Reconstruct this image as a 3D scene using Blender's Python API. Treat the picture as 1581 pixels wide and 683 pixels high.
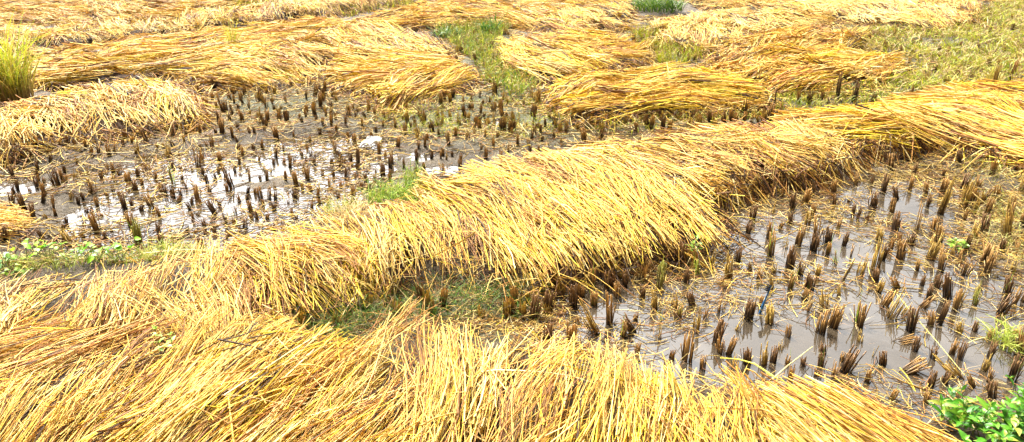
import bpy, math, random
import numpy as np
from mathutils import Matrix, Vector

for o in list(bpy.data.objects):
    bpy.data.objects.remove(o)
C = bpy.context.scene
COL = C.collection
RAD = math.radians

# ------------------------------------------------------------------ camera
CAM_H = 1.7
PITCH = RAD(23.0)
FPX = 1150.0                      # focal length in pixels of a 1581 px wide picture
cam_d = bpy.data.cameras.new("camera")
cam = bpy.data.objects.new("camera", cam_d); COL.objects.link(cam)
cam.location = (0, 0, CAM_H)
cam.rotation_euler = (RAD(90) - PITCH, 0, 0)
cam_d.sensor_width = 36
cam_d.lens = FPX / 1581 * 36
cam_d.clip_start = 0.05
cam_d.clip_end = 2000
C.camera = cam

# ------------------------------------------------------------------ sky, sun, exposure
SUN_EL, SUN_ROT = RAD(56), RAD(-28)          # sun stands beyond the field, slightly left
w = bpy.data.worlds.new("World"); C.world = w; w.use_nodes = True
nt = w.node_tree; nt.nodes.clear()
out = nt.nodes.new("ShaderNodeOutputWorld"); bg = nt.nodes.new("ShaderNodeBackground")
sky = nt.nodes.new("ShaderNodeTexSky"); sky.sky_type = 'NISHITA'; sky.sun_disc = False
sky.sun_elevation = SUN_EL; sky.sun_rotation = SUN_ROT
sky.air_density = 1.0; sky.dust_density = 6.0; sky.ozone_density = 1.0
hsv = nt.nodes.new("ShaderNodeHueSaturation"); hsv.inputs["Saturation"].default_value = 0.03
tc = nt.nodes.new("ShaderNodeTexCoord")
mpg = nt.nodes.new("ShaderNodeMapping"); mpg.inputs["Scale"].default_value = (1.6, 1.6, 3.5)
nz = nt.nodes.new("ShaderNodeTexNoise"); nz.inputs["Scale"].default_value = 2.2
nz.inputs["Detail"].default_value = 6; nz.inputs["Roughness"].default_value = 0.55
mr = nt.nodes.new("ShaderNodeMapRange")
mr.inputs["From Min"].default_value = 0.35; mr.inputs["From Max"].default_value = 0.68
mr.inputs["To Min"].default_value = 0.75; mr.inputs["To Max"].default_value = 1.6
mul = nt.nodes.new("ShaderNodeVectorMath"); mul.operation = 'SCALE'
L = nt.links.new
L(tc.outputs["Generated"], mpg.inputs[0]); L(mpg.outputs[0], nz.inputs["Vector"])
L(nz.outputs["Fac"], mr.inputs["Value"]); L(sky.outputs[0], hsv.inputs["Color"])
L(hsv.outputs[0], mul.inputs[0]); L(mr.outputs[0], mul.inputs["Scale"])
# added glow in the unseen low sky, brightening the water's reflections
gd = Vector((math.sin(RAD(-14)) * math.cos(RAD(24)), math.cos(RAD(-14)) * math.cos(RAD(24)), math.sin(RAD(24))))
nrmv = nt.nodes.new("ShaderNodeVectorMath"); nrmv.operation = 'NORMALIZE'
dot = nt.nodes.new("ShaderNodeVectorMath"); dot.operation = 'DOT_PRODUCT'; dot.inputs[1].default_value = gd
gm = nt.nodes.new("ShaderNodeMapRange"); gm.interpolation_type = 'SMOOTHERSTEP'
gm.inputs["From Min"].default_value = 0.3; gm.inputs["From Max"].default_value = 1.0
gm.inputs["To Min"].default_value = 1.0; gm.inputs["To Max"].default_value = 5.2
mul2 = nt.nodes.new("ShaderNodeVectorMath"); mul2.operation = 'SCALE'
L(tc.outputs["Generated"], nrmv.inputs[0]); L(nrmv.outputs[0], dot.inputs[0]); L(dot.outputs["Value"], gm.inputs["Value"])
L(mul.outputs[0], mul2.inputs[0]); L(gm.outputs[0], mul2.inputs["Scale"])
L(mul2.outputs[0], bg.inputs["Color"]); bg.inputs["Strength"].default_value = 0.06
L(bg.outputs[0], out.inputs["Surface"])

sun_d = bpy.data.lights.new("sun", 'SUN'); sun = bpy.data.objects.new("sun", sun_d); COL.objects.link(sun)
sun_d.energy = 4.0; sun_d.angle = RAD(4); sun_d.color = (1, 0.95, 0.86)
sd = Vector((math.sin(SUN_ROT) * math.cos(SUN_EL), math.cos(SUN_ROT) * math.cos(SUN_EL), math.sin(SUN_EL)))
sun.rotation_euler = sd.to_track_quat('Z', 'Y').to_euler()

C.render.engine = 'CYCLES'
C.view_settings.view_transform = 'Standard'
C.view_settings.look = 'None'
C.view_settings.gamma = 1
C.view_settings.use_curve_mapping = False
C.view_settings.exposure = 0.92
C.cycles.max_bounces = 6
C.cycles.diffuse_bounces = 3

# ------------------------------------------------------------------ helpers
def at(px, py, z=0.0):
    """the ground point (at height z) that stands at this place of the 1581x683 photograph"""
    px = np.asarray(px, float); py = np.asarray(py, float)
    u = (px - 790.5) / FPX; v = (341.5 - py) / FPX
    dy = math.cos(PITCH) + v * math.sin(PITCH)
    dz = -math.sin(PITCH) + v * math.cos(PITCH)
    t = (z - CAM_H) / dz
    return u * t, dy * t

def ppm(py):                       # horizontal pixels per metre on the ground at this picture row
    return math.cos(PITCH) * (py + 146.6) / CAM_H

def vnoise(x, y, scale, seed=0):
    """smooth value noise, 0..1"""
    x = np.asarray(x) / scale + 1000.3; y = np.asarray(y) / scale + 1000.7
    xi = np.floor(x).astype(np.int64); yi = np.floor(y).astype(np.int64)
    fx = x - xi; fy = y - yi
    fx = fx * fx * (3 - 2 * fx); fy = fy * fy * (3 - 2 * fy)
    def h(a, b):
        n = (a * 374761393 + b * 668265263 + seed * 974711) & 0x7fffffff
        n = ((n ^ (n >> 13)) * 1274126177) & 0x7fffffff
        return ((n ^ (n >> 16)) & 0xffff) / 65535.0
    return (h(xi, yi) * (1 - fx) + h(xi + 1, yi) * fx) * (1 - fy) + (h(xi, yi + 1) * (1 - fx) + h(xi + 1, yi + 1) * fx) * fy

def fbm(x, y, scale, seed=0, octs=4, gain=0.5):
    s = 0; a = 1; t = 0
    for i in range(octs):
        s = s + a * vnoise(x, y, scale / 2 ** i, seed + i * 17); t += a; a *= gain
    return s / t

def sdist(x, y, poly):
    """signed distance to a polygon, positive inside"""
    x = np.asarray(x, float); y = np.asarray(y, float)
    d = np.full(x.shape, 1e9); inside = np.zeros(x.shape, bool)
    n = len(poly)
    for i in range(n):
        ax, ay = poly[i]; bx, by = poly[(i + 1) % n]
        ex, ey = bx - ax, by - ay
        t = np.clip(((x - ax) * ex + (y - ay) * ey) / (ex * ex + ey * ey + 1e-12), 0, 1)
        d = np.minimum(d, np.hypot(x - ax - t * ex, y - ay - t * ey))
        c = ((ay > y) != (by > y)) & (x < (bx - ax) * (y - ay) / (by - ay + 1e-12) + ax)
        inside ^= c
    return np.where(inside, d, -d)

def wpoly(pts, z=0.0):
    xs, ys = at([p[0] for p in pts], [p[1] for p in pts], z)
    return list(zip(xs, ys))

def sample_poly(rng, poly, n):
    P = np.array(poly); lo = P.min(0); hi = P.max(0)
    X = []; Y = []; got = 0
    while got < n:
        x = rng.uniform(lo[0], hi[0], n * 3); y = rng.uniform(lo[1], hi[1], n * 3)
        m = sdist(x, y, poly) > 0
        X.append(x[m]); Y.append(y[m]); got += m.sum()
    return np.concatenate(X)[:n], np.concatenate(Y)[:n]

def area(poly):
    P = np.array(poly); x, y = P[:, 0], P[:, 1]
    return abs(np.dot(x, np.roll(y, -1)) - np.dot(y, np.roll(x, -1))) / 2

def mesh_from(name, V, F, colors=None, mats=(), midx=None, smooth=True):
    """V (n,3); F (m,k) all faces of k corners; colors (n,3)"""
    me = bpy.data.meshes.new(name)
    V = np.ascontiguousarray(V, np.float32); F = np.ascontiguousarray(F, np.int32)
    k = F.shape[1]
    me.vertices.add(len(V)); me.vertices.foreach_set("co", V.ravel())
    me.loops.add(F.size); me.loops.foreach_set("vertex_index", F.ravel())
    me.polygons.add(len(F)); me.polygons.foreach_set("loop_start", np.arange(0, F.size, k, dtype=np.int32))
    me.polygons.foreach_set("loop_total", np.full(len(F), k, np.int32))
    for m in mats: me.materials.append(m)
    if midx is not None: me.polygons.foreach_set("material_index", np.ascontiguousarray(midx, np.int32))
    me.polygons.foreach_set("use_smooth", np.full(len(F), smooth, bool))
    if colors is not None:
        a = me.color_attributes.new("col", 'FLOAT_COLOR', 'POINT')
        c = np.ones((len(V), 4), np.float32); c[:, :3] = colors
        a.data.foreach_set("color", c.ravel())
    me.update(); me.validate()
    return me

def link(name, me, label=None, cat=None, group=None, kind=None, parent=None, loc=None):
    o = bpy.data.objects.new(name, me); COL.objects.link(o)
    if label: o["label"] = label
    if cat: o["category"] = cat
    if group: o["group"] = group
    if kind: o["kind"] = kind
    if parent: o.parent = parent
    if loc is not None: o.location = loc
    return o

def tubes(P, R, sides=3, rng=None):
    """P (n,k,3) centre lines, R (n,k) radii -> V, F (quads). sides=2 gives flat blades"""
    n, k, _ = P.shape
    T = np.gradient(P, axis=1); T /= np.linalg.norm(T, axis=2, keepdims=True) + 1e-9
    up = np.zeros_like(T); up[..., 2] = 1
    steep = np.abs(T[..., 2]) > 0.9
    up[steep] = (1, 0, 0)
    A = np.cross(T, up); A /= np.linalg.norm(A, axis=2, keepdims=True) + 1e-9
    B = np.cross(A, T)
    ph = (rng.uniform(0, 6.28, n) if rng is not None else np.zeros(n))[:, None]
    rings = []
    if sides == 2:
        ph = (rng.normal(0, 0.5, n) if rng is not None else np.zeros(n))[:, None]
        for s in (0, math.pi):
            c = np.cos(ph + s)[..., None] * A + np.sin(ph + s)[..., None] * B
            rings.append(P + c * R[..., None])
        V = np.stack(rings, 2).reshape(-1, 3)
        base = (np.arange(n)[:, None] * k + np.arange(k - 1)[None]) * 2
        F = np.stack([base, base + 1, base + 3, base + 2], -1).reshape(-1, 4)
        return V, F
    for s in range(sides):
        a = ph + s * 2 * math.pi / sides
        c = np.cos(a)[..., None] * A + np.sin(a)[..., None] * B
        rings.append(P + c * R[..., None])
    V = np.stack(rings, 2).reshape(-1, 3)
    base = (np.arange(n)[:, None] * k + np.arange(k - 1)[None]) * sides
    Fs = []
    for s in range(sides):
        s2 = (s + 1) % sides
        Fs.append(np.stack([base + s, base + s2, base + sides + s2, base + sides + s], -1))
    F = np.stack(Fs, 2).reshape(-1, 4)
    return V, F

# ------------------------------------------------------------------ materials
def mat(name):
    m = bpy.data.materials.new(name); m.use_nodes = True
    b = m.node_tree.nodes["Principled BSDF"]
    return m, m.node_tree, b

def attr_mat(name, rough=0.5, spec=0.4, trans=0.0, noise=0.25, nscale=60):
    m, t, b = mat(name)
    a = t.nodes.new("ShaderNodeAttribute"); a.attribute_name = "col"
    n = t.nodes.new("ShaderNodeTexNoise"); n.inputs["Scale"].default_value = nscale; n.inputs["Detail"].default_value = 3
    g = t.nodes.new("ShaderNodeTexCoord"); t.links.new(g.outputs["Object"], n.inputs["Vector"])
    r = t.nodes.new("ShaderNodeMapRange"); r.inputs["From Min"].default_value = 0.3; r.inputs["From Max"].default_value = 0.7
    r.inputs["To Min"].default_value = 1 - noise; r.inputs["To Max"].default_value = 1 + noise * 0.6
    t.links.new(n.outputs["Fac"], r.inputs["Value"])
    s = t.nodes.new("ShaderNodeVectorMath"); s.operation = 'SCALE'
    t.links.new(a.outputs["Color"], s.inputs[0]); t.links.new(r.outputs[0], s.inputs["Scale"])
    t.links.new(s.outputs[0], b.inputs["Base Color"])
    b.inputs["Roughness"].default_value = rough
    b.inputs["Specular IOR Level"].default_value = spec
    if trans:
        tr = t.nodes.new("ShaderNodeBsdfTranslucent"); mx = t.nodes.new("ShaderNodeMixShader")
        mx.inputs[0].default_value = trans
        t.links.new(s.outputs[0], tr.inputs["Color"]); t.links.new(b.outputs[0], mx.inputs[1]); t.links.new(tr.outputs[0], mx.inputs[2])
        t.links.new(mx.outputs[0], t.nodes["Material Output"].inputs["Surface"])
    return m

M_STRAW = attr_mat("straw", 0.5, 0.22, 0.0, 0.18, 45)
M_THATCH = attr_mat("matted_straw", 0.8, 0.2, 0.0, 0.6, 30)
M_STALK = attr_mat("cut_stalk", 0.5, 0.4, 0.0, 0.35, 90)
M_LEAF = attr_mat("leaf", 0.4, 0.45, 0.3, 0.25, 25)
M_GRASS = attr_mat("grass", 0.5, 0.3, 0.3, 0.2, 20)
M_STONE = attr_mat("stone", 0.75, 0.3, 0.0, 0.35, 40)
M_PAPER = attr_mat("paper", 0.6, 0.3, 0.15, 0.06, 30)

# mud
M_MUD, t, b = mat("wet_mud")
a = t.nodes.new("ShaderNodeAttribute"); a.attribute_name = "col"
g = t.nodes.new("ShaderNodeTexCoord")
n1 = t.nodes.new("ShaderNodeTexNoise"); n1.inputs["Scale"].default_value = 9; n1.inputs["Detail"].default_value = 8; n1.inputs["Roughness"].default_value = 0.65
n2 = t.nodes.new("ShaderNodeTexNoise"); n2.inputs["Scale"].default_value = 55; n2.inputs["Detail"].default_value = 6; n2.inputs["Roughness"].default_value = 0.7
for n in (n1, n2): t.links.new(g.outputs["Object"], n.inputs["Vector"])
r = t.nodes.new("ShaderNodeMapRange"); r.inputs["From Min"].default_value = 0.3; r.inputs["From Max"].default_value = 0.7
r.inputs["To Min"].default_value = 0.55; r.inputs["To Max"].default_value = 1.35
t.links.new(n1.outputs["Fac"], r.inputs["Value"])
s = t.nodes.new("ShaderNodeVectorMath"); s.operation = 'SCALE'
t.links.new(a.outputs["Color"], s.inputs[0]); t.links.new(r.outputs[0], s.inputs["Scale"]); t.links.new(s.outputs[0], b.inputs["Base Color"])
r2 = t.nodes.new("ShaderNodeMapRange"); r2.inputs["From Min"].default_value = 0.35; r2.inputs["From Max"].default_value = 0.65
r2.inputs["To Min"].default_value = 0.45; r2.inputs["To Max"].default_value = 0.9
t.links.new(n2.outputs["Fac"], r2.inputs["Value"]); t.links.new(r2.outputs[0], b.inputs["Roughness"])
bp = t.nodes.new("ShaderNodeBump"); bp.inputs["Strength"].default_value = 1.0; bp.inputs["Distance"].default_value = 0.03
t.links.new(n2.outputs["Fac"], bp.inputs["Height"]); t.links.new(bp.outputs[0], b.inputs["Normal"])
b.inputs["Specular IOR Level"].default_value = 0.3

# murky water
M_WATER, t, b = mat("murky_water")
g = t.nodes.new("ShaderNodeTexCoord")
n1 = t.nodes.new("ShaderNodeTexNoise"); n1.inputs["Scale"].default_value = 3.5; n1.inputs["Detail"].default_value = 5
cr = t.nodes.new("ShaderNodeValToRGB"); cr.color_ramp.elements[0].position = 0.35; cr.color_ramp.elements[0].color = (0.035, 0.026, 0.016, 1)
cr.color_ramp.elements[1].position = 0.7; cr.color_ramp.elements[1].color = (0.065, 0.049, 0.031, 1)
t.links.new(g.outputs["Object"], n1.inputs["Vector"]); t.links.new(n1.outputs["Fac"], cr.inputs[0]); t.links.new(cr.outputs[0], b.inputs["Base Color"])
n2 = t.nodes.new("ShaderNodeTexNoise"); n2.inputs["Scale"].default_value = 14; n2.inputs["Detail"].default_value = 2
t.links.new(g.outputs["Object"], n2.inputs["Vector"])
bp = t.nodes.new("ShaderNodeBump"); bp.inputs["Strength"].default_value = 0.12; bp.inputs["Distance"].default_value = 0.006
t.links.new(n2.outputs["Fac"], bp.inputs["Height"]); t.links.new(bp.outputs[0], b.inputs["Normal"])
b.inputs["Roughness"].default_value = 0.04; b.inputs["IOR"].default_value = 1.7

def simple(name, col, rough=0.5):
    m, t, b = mat(name); n = t.nodes.new("ShaderNodeTexNoise"); n.inputs["Scale"].default_value = 80
    c = t.nodes.new("ShaderNodeValToRGB")
    c.color_ramp.elements[0].color = (*[v * 0.8 for v in col], 1); c.color_ramp.elements[1].color = (*[min(1, v * 1.15) for v in col], 1)
    t.links.new(n.outputs["Fac"], c.inputs[0]); t.links.new(c.outputs[0], b.inputs["Base Color"]); b.inputs["Roughness"].default_value = rough
    return m
M_BLUE = simple("blue_plastic", (0.02, 0.14, 0.36), 0.3)
M_BLACK = simple("black_bristles", (0.012, 0.012, 0.015), 0.7)

# ------------------------------------------------------------------ terrain
PUDDLES = [   # outline in picture pixels, mud level relative to the water, edge softness in metres
    ([(150, 268), (240, 240), (420, 212), (560, 205), (625, 235), (618, 275), (560, 300), (500, 335), (430, 368), (330, 385), (240, 400), (90, 400), (110, 330), (170, 310)], -0.018, 0.3),
    ([(150, 300), (480, 290), (500, 330), (400, 372), (230, 398), (90, 402), (110, 340)], -0.032, 0.25),
    ([(-40, 250), (50, 245), (120, 275), (60, 300), (-40, 310)], -0.008, 0.2),
    ([(620, 235), (760, 240), (740, 275), (640, 280)], -0.004, 0.15),
    ([(900, 200), (1010, 205), (1000, 235), (900, 230)], -0.002, 0.15),
    ([(860, 560), (780, 500), (880, 440), (980, 395), (1130, 320), (1200, 285), (1330, 275), (1410, 245), (1490, 270), (1500, 330), (1460, 420), (1450, 520), (1480, 620), (1400, 650), (1200, 600), (1000, 585)], -0.045, 0.3),
    ([(1430, 330), (1540, 330), (1640, 450), (1640, 680), (1430, 670), (1420, 500)], -0.012, 0.3),
    ([(60, 132), (170, 127), (200, 140), (80, 152)], -0.004, 0.1),
]
PW = [(wpoly(p), a, s) for p, a, s in PUDDLES]

def ground_h(x, y):
    x = np.asarray(x, float); y = np.asarray(y, float)
    base = np.full(x.shape, 0.034)
    for poly, lvl, soft in PW:
        d = sdist(x, y, poly)
        k = np.clip((d + soft * 0.5) / soft, 0, 1); k = k * k * (3 - 2 * k)
        base = base * (1 - k) + np.minimum(base, lvl) * k
    n = (fbm(x, y, 0.5, 3, 4, 0.65) - 0.5) * 0.10 + (fbm(x, y, 0.12, 9, 3, .6) - 0.5) * 0.045
    return base + n

def axis_lines(lo, hi, step, far):
    c = np.arange(lo, hi + step / 2, step); k = np.geomspace(0.5, far, 14)
    return np.concatenate([(lo - k)[::-1], c, hi + k])
ys = 0.9 * 1.0088 ** np.arange(0, 370)
ylines = np.concatenate([[-60, -20, -5, 0, 0.5], ys, ys[-1] + np.geomspace(0.5, 400, 14)])
xlines = axis_lines(-9.5, 9.5, 0.032, 400)
GX, GY = np.meshgrid(xlines, ylines)
GZ = ground_h(GX, GY)
far = (np.abs(GX) > 10) | (GY > 23) | (GY < 0.8)
GZ[far] = 0.03
nx = len(xlines); ny = len(ylines)
idx = (np.arange(ny - 1)[:, None] * nx + np.arange(nx - 1)[None])
F = np.stack([idx, idx + 1, idx + nx + 1, idx + nx], -1).reshape(-1, 4)
X, Y = GX.ravel(), GY.ravel()
k1 = fbm(X, Y, 1.3, 41)[:, None]; k2 = fbm(X, Y, 0.3, 51)[:, None]
mud_a, mud_b, olive = np.array([0.175, 0.132, 0.078]), np.array([0.07, 0.049, 0.026]), np.array([0.10, 0.105, 0.035])
colr = mud_a * (1 - k2) + mud_b * k2
og = np.zeros(len(X))
for p in ([(300, 130), (520, 120), (860, 130), (1200, 170), (1000, 235), (700, 225), (560, 200), (350, 200)],
          [(1000, 50), (1581, 0), (1700, 150), (1400, 160), (1180, 180), (900, 200), (950, 60)],
          [(640, 40), (800, 40), (820, 160), (690, 150)], [(400, 450), (880, 450), (860, 530), (420, 530)]):
    og = np.maximum(og, np.clip(sdist(X, Y, wpoly(p)) / 0.5 + 0.5, 0, 1))
og = (og * np.clip(k1[:, 0] * 2.2 - 0.35, 0, 1))[:, None]
colr = colr * (1 - og * 0.75) + olive * og * 0.75
link("ground", mesh_from("ground", np.stack([X, Y, GZ.ravel()], 1), F, colr, [M_MUD]), kind="structure")

# the sheet of standing water
wx = np.array([-10, 10]); wy = np.array([0.9, 20])
V = np.array([(-10, 0.9, 0), (10, 0.9, 0), (10, 20, 0), (-10, 20, 0)], float)
link("water", mesh_from("water", V, np.array([[0, 1, 2, 3]]), None, [M_WATER]), kind="structure")

# ------------------------------------------------------------------ straw swaths
PAL = np.array([(0.83, 0.54, 0.115), (0.85, 0.61, 0.17), (0.78, 0.46, 0.07), (0.86, 0.62, 0.05), (0.52, 0.25, 0.06), (0.24, 0.105, 0.03), (0.88, 0.69, 0.29), (0.06, 0.03, 0.012)])
def palette(rng, n, w):
    w = np.array(list(w) + [0] * (8 - len(w)), float); w /= w.sum()
    c = PAL[rng.choice(len(PAL), n, p=w)]
    return c * rng.uniform(0.82, 1.12, (n, 1))

W_GOLD = (4, 3, 3, 2.2, 2.6, 1.6, 1.4, 1.0)
W_PALE = (4, 4, 2, 0.8, 2.6, 1.6, 3.0, 1.0)
W_TAN = (4, 3, 3, 0.8, 3.5, 2.2, 1.4, 1.2)
W_YEL = (4, 3, 4, 4, 2.4, 1.2, 1.2, 0.8)

def swath(label, pts, field, h=0.13, zb=0.0, dens=1.0, wts=W_GOLD, L0=0.62, seed=0, fringe=1.0, spread=9, hole=None, group="swaths of cut straw"):
    rng = np.random.default_rng(seed + 100)
    poly = wpoly(pts, zb + h * 0.6)
    h = h * (0.55 if h > .17 else 0.66)
    poly = wpoly(pts, zb + h * 0.6)
    cy = np.mean([p[1] for p in poly]); 
    fx = []; 
    for (px, py, dx, dy) in field:
        a0 = at(px, py, h); l = math.hypot(dx, dy); dx, dy = dx / l * 4, dy / l * 4
        a1 = at(px + dx, py + dy, h)
        v = np.array([a1[0] - a0[0], a1[1] - a0[1]]); v /= np.linalg.norm(v)
        fx.append((a0[0], a0[1], v[0], v[1]))
    fx = np.array(fx, float)
    def dirs(x, y):
        d2 = (x[:, None] - fx[None, :, 0]) ** 2 + (y[:, None] - fx[None, :, 1]) ** 2 + 0.01
        wgt = d2 ** -1.5
        vx = (wgt * fx[:, 2]).sum(1); vy = (wgt * fx[:, 3]).sum(1)
        return np.arctan2(vy, vx)
    def H(x, y):
        d = sdist(x, y, poly)
        nn = 0.45 + 1.1 * fbm(x, y, 0.38, 77 + seed, 3)
        ins = h * (0.5 + 0.5 * (1 - np.exp(-np.maximum(d, 0) / 0.14)))
        outs = h * 0.5 * np.exp(np.minimum(d, 0) / 0.07)
        return zb + np.where(d > 0, ins, outs) * nn, d
    A = area(poly)
    wsc = float(np.clip(cy / 3.4, 0.85, 1.9))                        # farther stems are drawn as thicker sheaves
    nl = int(A * 31 * dens * 1.3 / wsc ** 0.4) + 6                         # locks
    per = int(24 / wsc ** 0.35)
    lx, ly = sample_poly(rng, poly, nl)
    if hole is not None:
        hx, hy = at(hole[0], hole[1], h); keep = np.hypot((lx - hx) / hole[2], (ly - hy) / hole[3]) > .5
        lx, ly = lx[keep], ly[keep]; nl = len(lx)
    la = dirs(lx, ly) + rng.normal(0, RAD(spread * 1.35), nl)
    lL = L0 * rng.uniform(0.7, 1.15, nl)
    lw = rng.uniform(0.02, 0.07, nl) * wsc ** 0.5
    llift = rng.uniform(0, 0.075, nl) ; ltilt = rng.normal(0.0, 0.038, nl)
    lfan = rng.normal(0.35, 0.5, nl)
    lc = palette(rng, nl, wts)
    # strands
    li = np.repeat(np.arange(nl), per); n = len(li)
    ns = 5 if wsc < 1.4 else 3
    u = rng.normal(0, 1, n) * lw[li]
    off = rng.normal(0, 0.045, n)
    ang = la[li] + rng.normal(0, RAD(6.5), n)
    length = lL[li] * rng.uniform(0.75, 1.1, n); brk = rng.random(n) < .15; length = np.where(brk, length * rng.uniform(.3, .6, n), length)
    stray = rng.random(n) < 0.12
    ang = np.where(stray, ang + rng.normal(0, RAD(40), n), ang); length = np.where(stray, length * 0.7, length)
    cx = lx[li] - np.sin(ang) * u + np.cos(ang) * off
    cyy = ly[li] + np.cos(ang) * u + np.sin(ang) * off
    # keep both ends on the heap: slide the stem inwards, then cut what still sticks out
    over = rng.uniform(-0.06, 0.04, n) * (1 + 0.4 * (wsc - 1))
    for sg in (1, -1):
        de = sdist(cx + np.cos(ang) * length * .5 * sg, cyy + np.sin(ang) * length * .5 * sg, poly)
        sh = np.maximum(-de - over, 0) * (0.9 if sg == 1 else 0.8)
        cx -= np.cos(ang) * sh * sg; cyy -= np.sin(ang) * sh * sg
    for sg in (1, -1):
        de = sdist(cx + np.cos(ang) * length * .5 * sg, cyy + np.sin(ang) * length * .5 * sg, poly)
        cut = np.minimum(np.maximum(-de - over, 0), length * .4)
        length = length - cut; cx -= np.cos(ang) * cut * .5 * sg; cyy -= np.sin(ang) * cut * .5 * sg
    # field at both ends bends the stem
    aF = dirs(cx + np.cos(ang) * length * .5, cyy + np.sin(ang) * length * .5)
    aB = dirs(cx - np.cos(ang) * length * .5, cyy - np.sin(ang) * length * .5)
    wrap = lambda q: (q + np.pi) % (2 * np.pi) - np.pi
    bF = np.clip(wrap(aF - la[li]), -0.28, 0.28) * (~stray) + rng.normal(0, 0.035, n); bB = np.clip(wrap(aB - la[li]), -0.28, 0.28) * (~stray) + rng.normal(0, 0.03, n)
    S = np.linspace(-0.5, 0.5, ns + 1)
    P = np.zeros((n, ns + 1, 3))
    for k, s_ in enumerate(S):
        b_ = np.where(s_ > 0, bF * s_, bB * -s_)
        a_ = ang + b_
        f = 1 + lfan[li] * s_
        P[:, k, 0] = cx + np.cos(a_) * s_ * length - np.sin(ang) * u * (f - 1)
        P[:, k, 1] = cyy + np.sin(a_) * s_ * length + np.cos(ang) * u * (f - 1)
    kink = (rng.random(n) < 0.06) * rng.normal(0, 0.025, n); kn = rng.integers(1, ns, n)     # broken, kinked stems
    P[np.arange(n), kn, 0] += -np.sin(ang) * kink; P[np.arange(n), kn, 1] += np.cos(ang) * kink
    xs = P[..., 0].ravel(); yy = P[..., 1].ravel()
    z, d = H(xs, yy)
    g = np.maximum(ground_h(xs, yy), 0.0) + 0.006
    z = z.reshape(n, ns + 1); g = g.reshape(n, ns + 1)
    # stiff stems: blend surface-following with a straight line
    zl = z[:, :1] + (z[:, -1:] - z[:, :1]) * (S + 0.5)[None]
    z = 0.28 * z + 0.72 * np.maximum(zl, z * 0.6) + (llift[li] + rng.uniform(-0.014, 0.016, n))[:, None] + (ltilt[li])[:, None] * S[None] * 1.6
    z += rng.normal(0, 0.018, n)[:, None] * S[None] * 2 - 0.02 * (S[None] * 2) ** 4 * (rng.random((n, 1)) < 0.6)
    P[..., 2] = np.maximum(z, g)
    rad = rng.uniform(0.0012, 0.0030, n) * (wsc if wsc > 1.2 else wsc * 1.12)
    leaf = rng.random(n) < 0.22
    rad = np.where(leaf, rad * 1.45, rad)
    R = rad[:, None] * np.linspace(1.05, 0.6, ns + 1)[None]
    V1, F1 = tubes(P, R, 3, rng)
    sc = lc[li] * rng.uniform(0.78, 1.15, (n, 1)) * (1 + rng.normal(0, 0.05, (n, 3)))
    rnd = rng.random(n) < 0.55
    sc[rnd] = palette(rng, int(rnd.sum()), wts)
    c1 = np.repeat(sc[:, None, :], (ns + 1) * 3, 1)
    grad = np.repeat(np.linspace(0.97, 1.03, ns + 1), 3)[None, :, None]
    c1 = np.clip(c1 * grad, 0, 0.9).reshape(-1, 3)
    if hole is not None:                                             # no stem crosses the hollow
        hit = (np.hypot((P[..., 0] - hx) / hole[2], (P[..., 1] - hy) / hole[3]) < 1).any(1)
        F1 = F1[~np.repeat(hit, ns * 3)]
    Vs, Fs, Cs, Ms = [V1], [F1], [c1], [np.zeros(len(F1), int)]
    nv = len(V1)
    # fringe of broken brown stems round the edge, blackened to paint the shade beneath
    P0 = np.array(poly); P1 = np.roll(P0, -1, 0); el = np.hypot(*(P1 - P0).T)
    m = int(el.sum() * 110 * fringe / wsc)
    if m:
        e = rng.choice(len(P0), m, p=el / el.sum()); tt = rng.random(m)
        q = P0[e] + (P1[e] - P0[e]) * tt[:, None] + rng.normal(0, 0.03, (m, 2))
        cen = P0.mean(0); nrm = np.stack([(P1 - P0)[e, 1], -(P1 - P0)[e, 0]], 1); nrm /= np.linalg.norm(nrm, axis=1, keepdims=True)
        chk = sdist(q[:, 0] + nrm[:, 0] * 0.1, q[:, 1] + nrm[:, 1] * 0.1, poly) > sdist(q[:, 0], q[:, 1], poly)
        nrm[chk] *= -1
        aa = np.arctan2(nrm[:, 1], nrm[:, 0]) + rng.normal(0, 1.15, m)
        ll = rng.uniform(0.08, 0.26, m) * wsc ** 0.3
        zt = zb + h * rng.uniform(0.25, 0.85, m)
        k = np.linspace(0, 1, 4)
        Pf = np.zeros((m, 4, 3))
        Pf[..., 0] = q[:, :1] + np.cos(aa)[:, None] * ll[:, None] * (k - 0.3)
        Pf[..., 1] = q[:, 1:] + np.sin(aa)[:, None] * ll[:, None] * (k - 0.3)
        gg = np.maximum(ground_h(Pf[..., 0], Pf[..., 1]), 0) + 0.004
        Pf[..., 2] = np.maximum(zt[:, None] * (1 - k ** 1.6), gg)
        V2, F2 = tubes(Pf, np.repeat(rng.uniform(0.0013, 0.0026, m)[:, None] * wsc, 4, 1), 3, rng)
        cc = palette(rng, m, (2, 1.5, 1.2, 0.5, 2.5, 4, 1.2, 5))
        Vs.append(V2); Fs.append(F2 + nv); Cs.append(np.repeat(cc, 12, 0)); Ms.append(np.zeros(len(F2), int)); nv += len(V2)
    # matted core under the stems, coloured dark to paint the shade in the gaps
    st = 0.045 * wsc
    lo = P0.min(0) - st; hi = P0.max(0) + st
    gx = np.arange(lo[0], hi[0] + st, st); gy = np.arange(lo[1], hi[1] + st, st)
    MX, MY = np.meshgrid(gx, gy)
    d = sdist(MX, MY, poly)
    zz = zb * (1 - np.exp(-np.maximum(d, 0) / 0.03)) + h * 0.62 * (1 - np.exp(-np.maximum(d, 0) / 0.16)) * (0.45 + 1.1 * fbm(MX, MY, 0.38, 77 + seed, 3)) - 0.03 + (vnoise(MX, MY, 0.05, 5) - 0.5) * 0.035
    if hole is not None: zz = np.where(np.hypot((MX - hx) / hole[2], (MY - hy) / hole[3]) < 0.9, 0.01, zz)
    zz = np.where(d <= 0, -0.03, zz)
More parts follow.
